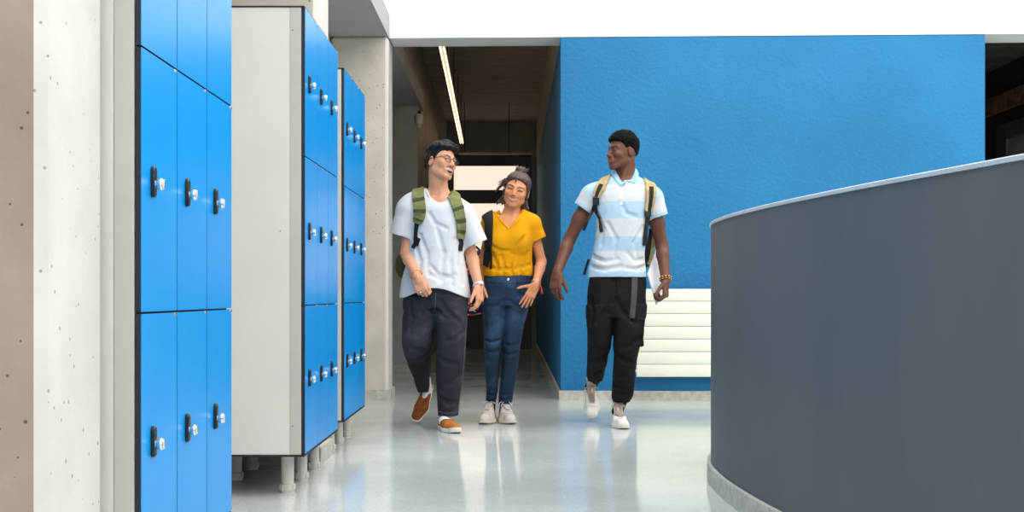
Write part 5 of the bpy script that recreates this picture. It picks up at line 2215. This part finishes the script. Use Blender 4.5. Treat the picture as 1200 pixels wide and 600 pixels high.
    def tint(Q):
        x, z = Q[:, 0], Q[:, 2]
        c = np.tile(blue, (len(Q), 1))
        for a, b in ((0, 1), (2, 3), (4, 5)):
            w = sstep(zs[a] + .003, zs[a] - .003, z) * sstep(zs[b] - .003, zs[b] + .003, z)
            c = blend(c, white, w)
        for a, b, sgn in ((l1a, l1b, -1), (l2a, l2b, 1)):
            ax = unit(b - a)
            L = np.linalg.norm(b - a)
            s_ = (Q - a) @ ax
            lim = (P(697, 230)[0] if sgn < 0 else P(764, 230)[0])
            arm = (x * sgn > lim * sgn)
            w = sstep(L * .28, L * .36, s_) * sstep(L - .018, L - .022, s_)
            c[arm] = blend(np.tile(blue, (int(arm.sum()), 1)), white, w[arm])
        return c
    field_obj('polo_shirt', g, M_POLO, R, tint, 2)
    # collar: two flaps round the neck
    M_COL = cotton('pale_blue_collar', (152, 188, 216))
    cc = P(732.3, 200, .018)
    zhi, zlo_ = P(0, 196, 0)[2], P(0, 212.5, -.06)[2]
    rows_in, rows_mid, rows_out = [], [], []
    for i in range(41):
        a = math.radians(-90 + 5 + (360 - 10) * i / 40)      # starts at the front gap, goes round the back
        fr = abs(i / 20 - 1)                                  # 1 at the front
        x, y = math.cos(a), math.sin(a)
        tfr = float(sstep(.45, 1.0, fr))
        zt = zhi + (zlo_ - zhi) * tfr
        r0 = .062 + .006 * tfr
        px, py = cc[0] + x * r0, cc[1] + y * r0 * 1.05
        rows_in.append((cc[0] + x * (r0 - .006), py + .006, zt - .022))
        rows_mid.append((px, py, zt))
        ro = r0 + .022 + .012 * float(sstep(.6, .9, fr)) * float(sstep(1.02, .90, fr))
        drop = .030 + .016 * float(sstep(.6, .92, fr)) - .008 * float(sstep(.93, 1.0, fr))
        ox, oy = cc[0] + x * ro + (math.copysign(.018, x) * float(sstep(.75, .95, fr)) * float(sstep(1.01, .9, fr))), cc[1] + y * ro * 1.05
        oz = zt - drop
        tz = polo.top(ox, oy)
        if tz is not None and tz + .006 > oz:
            oz = tz + .006
        yf = polo.front(ox, oz)
        if yf is not None and y < -.2 and oy > yf - .007:
            oy = yf - .007
        rows_out.append((ox, oy, oz))
    mids = [tuple(np.array(a) * .5 + np.array(b) * .5 + np.array((0, -.003, .005))) for a, b in zip(rows_mid, rows_out)]
    col_ = flap([rows_in, rows_mid, mids, rows_out], .0045, 'collar', M_COL, R)
    mb = MB()
    mb.strip(ribbon_rows(polo, f, [(728.5, 222, 4.2), (728.3, 231, 4.2), (728.1, 240, 4.2)], 5, .002, 5, 1), .003)
    pk = mb.build('placket', plain('placket_white', (226, 234, 242), .85), R, True, .9)
    c = onto(polo, f, 728.3, 233, .006)
    o = MB().lathe([(.005, 0), (.005, -.002), (.003, -.003)], (0, 0, 0), 'Y', 14).build('button', M_MUST if False else plain('pearl_button', (226, 228, 226), .3), pk, True, .6)
    o.location = c

    # ---- cargo trousers
    PEL = [(317, 692, 755, 0, .098), (330, 689, 757, 0, .112), (345, 688, 757, 0, .124), (360, 688, 757, 0, .126), (372, 688, 756, 0, .122)]
    LL = [(358, 687, 723, 0, .118), (378, 687, 720, -.015, .110), (394, 688, 717, -.015, .103), (408, 688, 715, .0, .098), (422, 687.5, 712, .06, .092), (434, 687, 709.5, .15, .086), (442, 687, 708, .21, .080), (447, 690, 706, .25, .066)]
    LR = [(358, 719, 757, 0, .118), (378, 719, 755, -.035, .113), (396, 719, 752, -.055, .106), (412, 719, 749, -.06, .100), (428, 719, 746, -.05, .094), (444, 718, 744, -.03, .090), (458, 717, 743, -.01, .086), (466, 716.5, 741, .0, .080), (471, 718, 738, .01, .064)]
    g = Grid((-.26, -.21, .10), (.24, .38, 1.0), .0042)
    g.loft(f.secs(PEL), .02, 2.5)
    for rows in (LL, LR):
        S2 = f.secs(rows)
        g.loft(S2, .016, 2.4, zlo=S2[-1][0] - .03)
    # cargo pockets on the outer thighs
    for a, sx in ((P(690, 392, -.01), -1), (P(752, 390, -.05), 1)):
        g.box(a + np.array((-sx * .010, 0, 0)), (.018, .080, .085), .014, k=.008)
        g.box(a + np.array((-sx * .008, 0, .064)), (.021, .084, .026), .010, k=.003)
    g.warp(wrinkle(81, .0050, (7, 7, 10)))
    for pts in ([(689, 402), (699, 410), (707, 411)], [(713, 414), (704, 421), (694, 423)], [(688, 430), (697, 437), (706, 434)], [(750, 396), (740, 405), (730, 407)], [(721, 414), (731, 423), (738, 424)], [(744, 430), (734, 440), (724, 441)], [(719, 450), (730, 457), (740, 454)], [(742, 460), (730, 464), (721, 462)], [(716, 352), (710, 366), (699, 378)], [(723, 352), (730, 366), (744, 378)], [(720, 330), (719, 342), (717, 354)], [(692, 350), (694, 366), (691, 380)]):
        fold(g, f, pts, .006, .012, k=.02)
    for rows in (LL, LR):
        b_ = f.secs(rows)[-1]
        g.open_hem(b_[0], b_[1] - b_[3] - .02, b_[1] + b_[3] + (.004 if rows is LL else .02), .04, .007)
    field_obj('cargo_trousers', g, M_BLACKT, R, None, 2)
    seam_line(g, f, [(721, 326), (720, 340), (718, 356)], 'fly_seam', M_BLKWEB, R, .002)
    seam_line(g, f, [(700, 328), (696, 338), (690, 346)], 'pocket_seam', M_BLKWEB, R, .002)
    web = ribbon(g, f, [(743.5, 325, 7), (743, 340, 6.6), (742, 356, 6.4), (740.8, 372, 6)], 'webbing_strap', plain('grey_black_webbing', (48, 50, 54), 0.6), R, .004, .008, n=5)
    c = onto(g, f, 740.4, 375.5, .010)
    ring('strap_ring', c, (0, 1, .1), .0165, .0030, M_PLATE, R, side=(1, 0, 0))

    # ---- high-top trainers
    mats = dict(upper=M_HIGHW, sole=M_SOLEW, trim=M_BEIGE, tongue=M_BEIGE, lace=plain('beige_lace', (172, 150, 136), 0.8))
    toe = P(694.5, 490.5, .20)
    toe[2] = .016
    td = unit((.03, -.80, -.58))
    upv = (0.02, -.58, .80)
    heel = toe - td * .295
    s1 = make_shoe(f, 'high', heel, td, upv, .295, -1, mats, .102)
    fr = frame(td, upv)
    q = heel + fr[:, 1] * .070 + fr[:, 2] * .09
    heel2 = np.array((P(721.5, 500, .08)[0], .085, 0.0))
    b = P(730, 503, -.19)
    td2 = unit(np.array((b[0], -.195, 0.0)) - heel2)
    s2 = make_shoe(f, 'high', heel2, td2, (0, 0, 1), .295, 1, mats, .102)
    q2 = heel2 + td2 * .070 + np.array((0, 0, .09))
    for s_, a, b_, kn in ((s1, q, aL, kL), (s2, q2, aR, kR)):
        g = Grid(np.minimum(a, b_) - .09, np.maximum(a, b_) + .12, .004)
        g.chain([tuple(a) + (.036,), tuple(b_) + (.036,), tuple(b_ + unit(kn - b_) * .08) + (.042,)], .01)
        field_obj('sock', g, plain('black_sock', (20, 20, 22), .9), R)
        pts = []
        for i in range(24):
            an = 2 * PI * i / 24
            pts.append((.0275 * math.cos(an), .066 + .043 * math.sin(an), .146 + .003 * math.sin(an)))
        MB().tube(pts, .0035, 8, closed=True).build('collar_lining', M_YELL, s_, True)

    # ---- hair: short rounded crop, faded at the sides
    def hl(y, ax):
        return np.interp(y, [-.10, -.080, -.070, -.052, -.034, -.020, .0, .03, .055, .08, .12], [.066, .062, .060, .056, .040, .012, .018, .014, -.006, -.026, -.036])
    def th(x, y, z):
        return .004 + .019 * sstep(.010, .085, z) * (1 - .45 * sstep(.03, .09, y))
    nz2 = vnoise(77, (190, 190, 190))
    g = hair_cap(h, hl, th, M_AFRO, R, None, 12, .0035, (130, 130, 130), .0030)
    field_obj('hair', g, M_AFRO, R, None, 1, False)

    # ---- bead bracelets
    fa = unit(RW - RE)
    for k, (cA, cB) in enumerate((((96, 52, 30), (206, 150, 60)), ((150, 40, 30), (220, 190, 90)))):
        c = RW - fa * (.006 + .014 * k)
        u = unit(np.cross(fa, (0, 1, 0)))
        v = np.cross(fa, u)
        rt = None
        for n_ in range(2):
            mb = MB()
            for i in range(n_, 20, 2):
                a = 2 * PI * i / 20
                p_ = c + (u * math.cos(a) + v * math.sin(a)) * .034
                bmesh.ops.create_uvsphere(mb.bm, u_segments=8, v_segments=6, radius=.0054, matrix=Matrix.Translation(p_))
            o = mb.build('bracelet' if n_ == 0 else 'pale_beads', plain('beads', (cA, cB)[n_], .35), R if n_ == 0 else rt, True)
            rt = o

    # ---- rucksack
    bag = empty('backpack', (f.cx, f.D + .22, 1.1))
    tag(bag, 'khaki and black backpack worn by the tall person in the striped polo shirt', 'backpack')
    off = Vector((0, -.22, -1.1))
    g = Grid((-.26, .10, .90), (.28, .42, 1.56), .006)
    c0 = P(730, 268, .25)
    g.box((c0[0], .255, c0[2]), (.160, .085, .26), .07, k=0)
    g.box((c0[0], .325, c0[2] - .07), (.12, .045, .14), .035, k=.015)
    g.el(P(757, 296, .20), (.05, .07, .10), k=.03)
    g.warp(wrinkle(91, .004, (8, 8, 6)))
    field_obj('pack_body', g, M_BLKWEB, bag).location = off
    MB().tube(catmull([P(723, 212, .21), P(732, 205, .22), P(741, 212, .21)], 6), .008, 8).build('grab_loop', M_BLKWEB, bag, True).location = off
    M_KD = M_KHAKI
    for i, (over, pts, core, web) in enumerate((
            ((713, 709.5, .09, -.04, 11.5), [(708.8, 209, 11.5), (705.3, 216, 12), (701, 224, 11), (698.5, 231, 9)],
             [(706.8, 212, 5), (704.6, 216.5, 5.4), (700.8, 224, 5), (698, 236, 5)],
             [[(698, 234, 4), (698.6, 246, 3.6), (703, 258, 3.6), (705, 272, 3.8)], [(698, 236, 3.6), (694, 248, 3.4), (689, 258, 3.2, -.10), (684, 270, 3.4, -.075)]]),
            ((758, 761, .09, -.04, 11.5), [(761.8, 214, 11.5), (762.6, 222, 12), (762, 234, 11), (759.5, 248, 9)],
             [(762.3, 216.5, 5), (762.4, 224, 5.2), (761.4, 236, 5), (759, 252, 5)],
             [[(759, 250, 4.4), (757.5, 262, 4.4), (756, 274, 4.4), (754.8, 288, 4.4)]]))):
        st_, _A = strap(polo, f, over, pts, 'shoulder_strap', M_KD, bag, .009, .008, n=6)
        st_.location = off
        strap_layer(_A, 10, len(_A), .42, .0065, .003, 'strap_webbing', M_BLKWEB, st_)
        for w in web:
            ribbon(polo, f, w, 'strap_webbing', M_BLKWEB, st_, .003, .008, n=5)
        q = (698.2, 236) if i == 0 else (759, 250)
        mb = MB()
        mb.strip(ribbon_rows(polo, f, [(q[0], q[1] - 4, 7.5), (q[0], q[1] + 4, 7.5)], 5, .014, 4, 0), .006)
        mb.build('strap_buckle', M_PLATE, st_, True, .9)
    ribbon(polo, f, [(690, 304, 3, .16), (687, 313, 3, .14), (684.5, 322, 3.4, .13)], 'strap_webbing', M_BLKWEB, bag, .003).location = off

    kp = [(764.5, 240, 5, .10), (765.5, 262, 5, .085), (765, 286, 5, .085), (760.5, 310, 4.5, .10)]
    ribbon(polo, f, kp, 'side_panel', M_KHAKI, bag, .006).location = off
    ribbon(polo, f, [(762.5, 268, 4, .075), (761, 290, 4, .075), (758.5, 306, 3.4, .085)], 'strap_webbing', M_BLKWEB, bag, .003).location = off

    # ---- folder carried in the hand
    A, B = P(759, 321, -.030), P(769.5, 357, -.050)
    C_ = P(769, 292, .15)
    C_ = A + (C_ - A) * 1.0
    D_ = B + (C_ - A)
    nrm = unit(np.cross(B - A, C_ - A))
    mb = MB()
    o0 = np.array(A)
    def quad(k, t, g_=0.0):
        e1, e2 = unit(B - A) * g_, unit(C_ - A) * g_
        return [tuple(q - o0 + nrm * t) for q in (A + e1 + e2, B - e1 + e2, D_ - e1 - e2, C_ + e1 - e2)]
    q0 = [mb.bm.verts.new(p_) for p_ in quad(0, -.007)]
    q1 = [mb.bm.verts.new(p_) for p_ in quad(0, .007)]
    mb.bm.faces.new(q0[::-1])
    mb.bm.faces.new(q1)
    for i in range(4):
        mb.bm.faces.new((q0[i], q0[(i + 1) % 4], q1[(i + 1) % 4], q1[i]))
    bmesh.ops.bevel(mb.bm, geom=list(mb.bm.edges), offset=.003, segments=3, affect='EDGES', profile=.5)
    fo = empty('laptop', Vector(A) + Vector((f.cx, f.D, 0)))
    tag(fo, 'thin white laptop held low in the hand of the tall person in polo shirt', 'laptop')
    mb.build('laptop_shell', plain('white_shell', (226, 230, 238), .35, 0, .5, .01), fo, True, .6)
    mb = MB()                                   # the joint line between lid and base
    ee = [A, B, D_, C_]
    pts = [tuple(q - o0) for q in ee]
    mb.tube([tuple(np.array(p_) * 1.0) for p_ in pts], .0012, 6, closed=True)
    mb.build('lid_gap', M_LGREY, fo, True)
    return f, h


FIG3 = man_polo()
# ================================================================== camera, light, colour
cam = bpy.data.cameras.new('camera')
cam.sensor_width = 36.0
cam.lens = F / 1200.0 * 36.0
cam.shift_y = (HY - 300.0) / 1200.0
cam.clip_end = 100
co = bpy.data.objects.new('camera', cam)
co.location = (0, 0, CAMH)
co.rotation_euler = (PI / 2, 0, 0)
COL.objects.link(co)
SC.camera = co

wd = bpy.data.worlds.new('overcast_sky')
SC.world = wd
wd.use_nodes = True
wn = wd.node_tree
bg = wn.nodes['Background']
bg.inputs['Color'].default_value = (1.0, 0.985, 0.97, 1)
bg.inputs['Strength'].default_value = 2.2


def area(name, loc, rot, sx, sy, power, color=(1, 1, 1)):
    l = bpy.data.lights.new(name, 'AREA')
    l.shape = 'RECTANGLE'
    l.size, l.size_y = sx, sy
    l.energy = power
    l.color = color
    o = bpy.data.objects.new(name, l)
    o.location = loc
    o.rotation_euler = rot
    COL.objects.link(o)
    return o


area('roof_light', (2.2, 3.5, 5.5), (0, 0, 0), 5.0, 8.0, 120, (1.0, 0.99, 0.97))

vs = SC.view_settings
SC.display_settings.display_device = 'sRGB'
vs.view_transform = 'Standard'
vs.look = 'None'
vs.exposure = 0.35
vs.gamma = 1.0
vs.use_curve_mapping = False
SC.cycles.max_bounces = 8
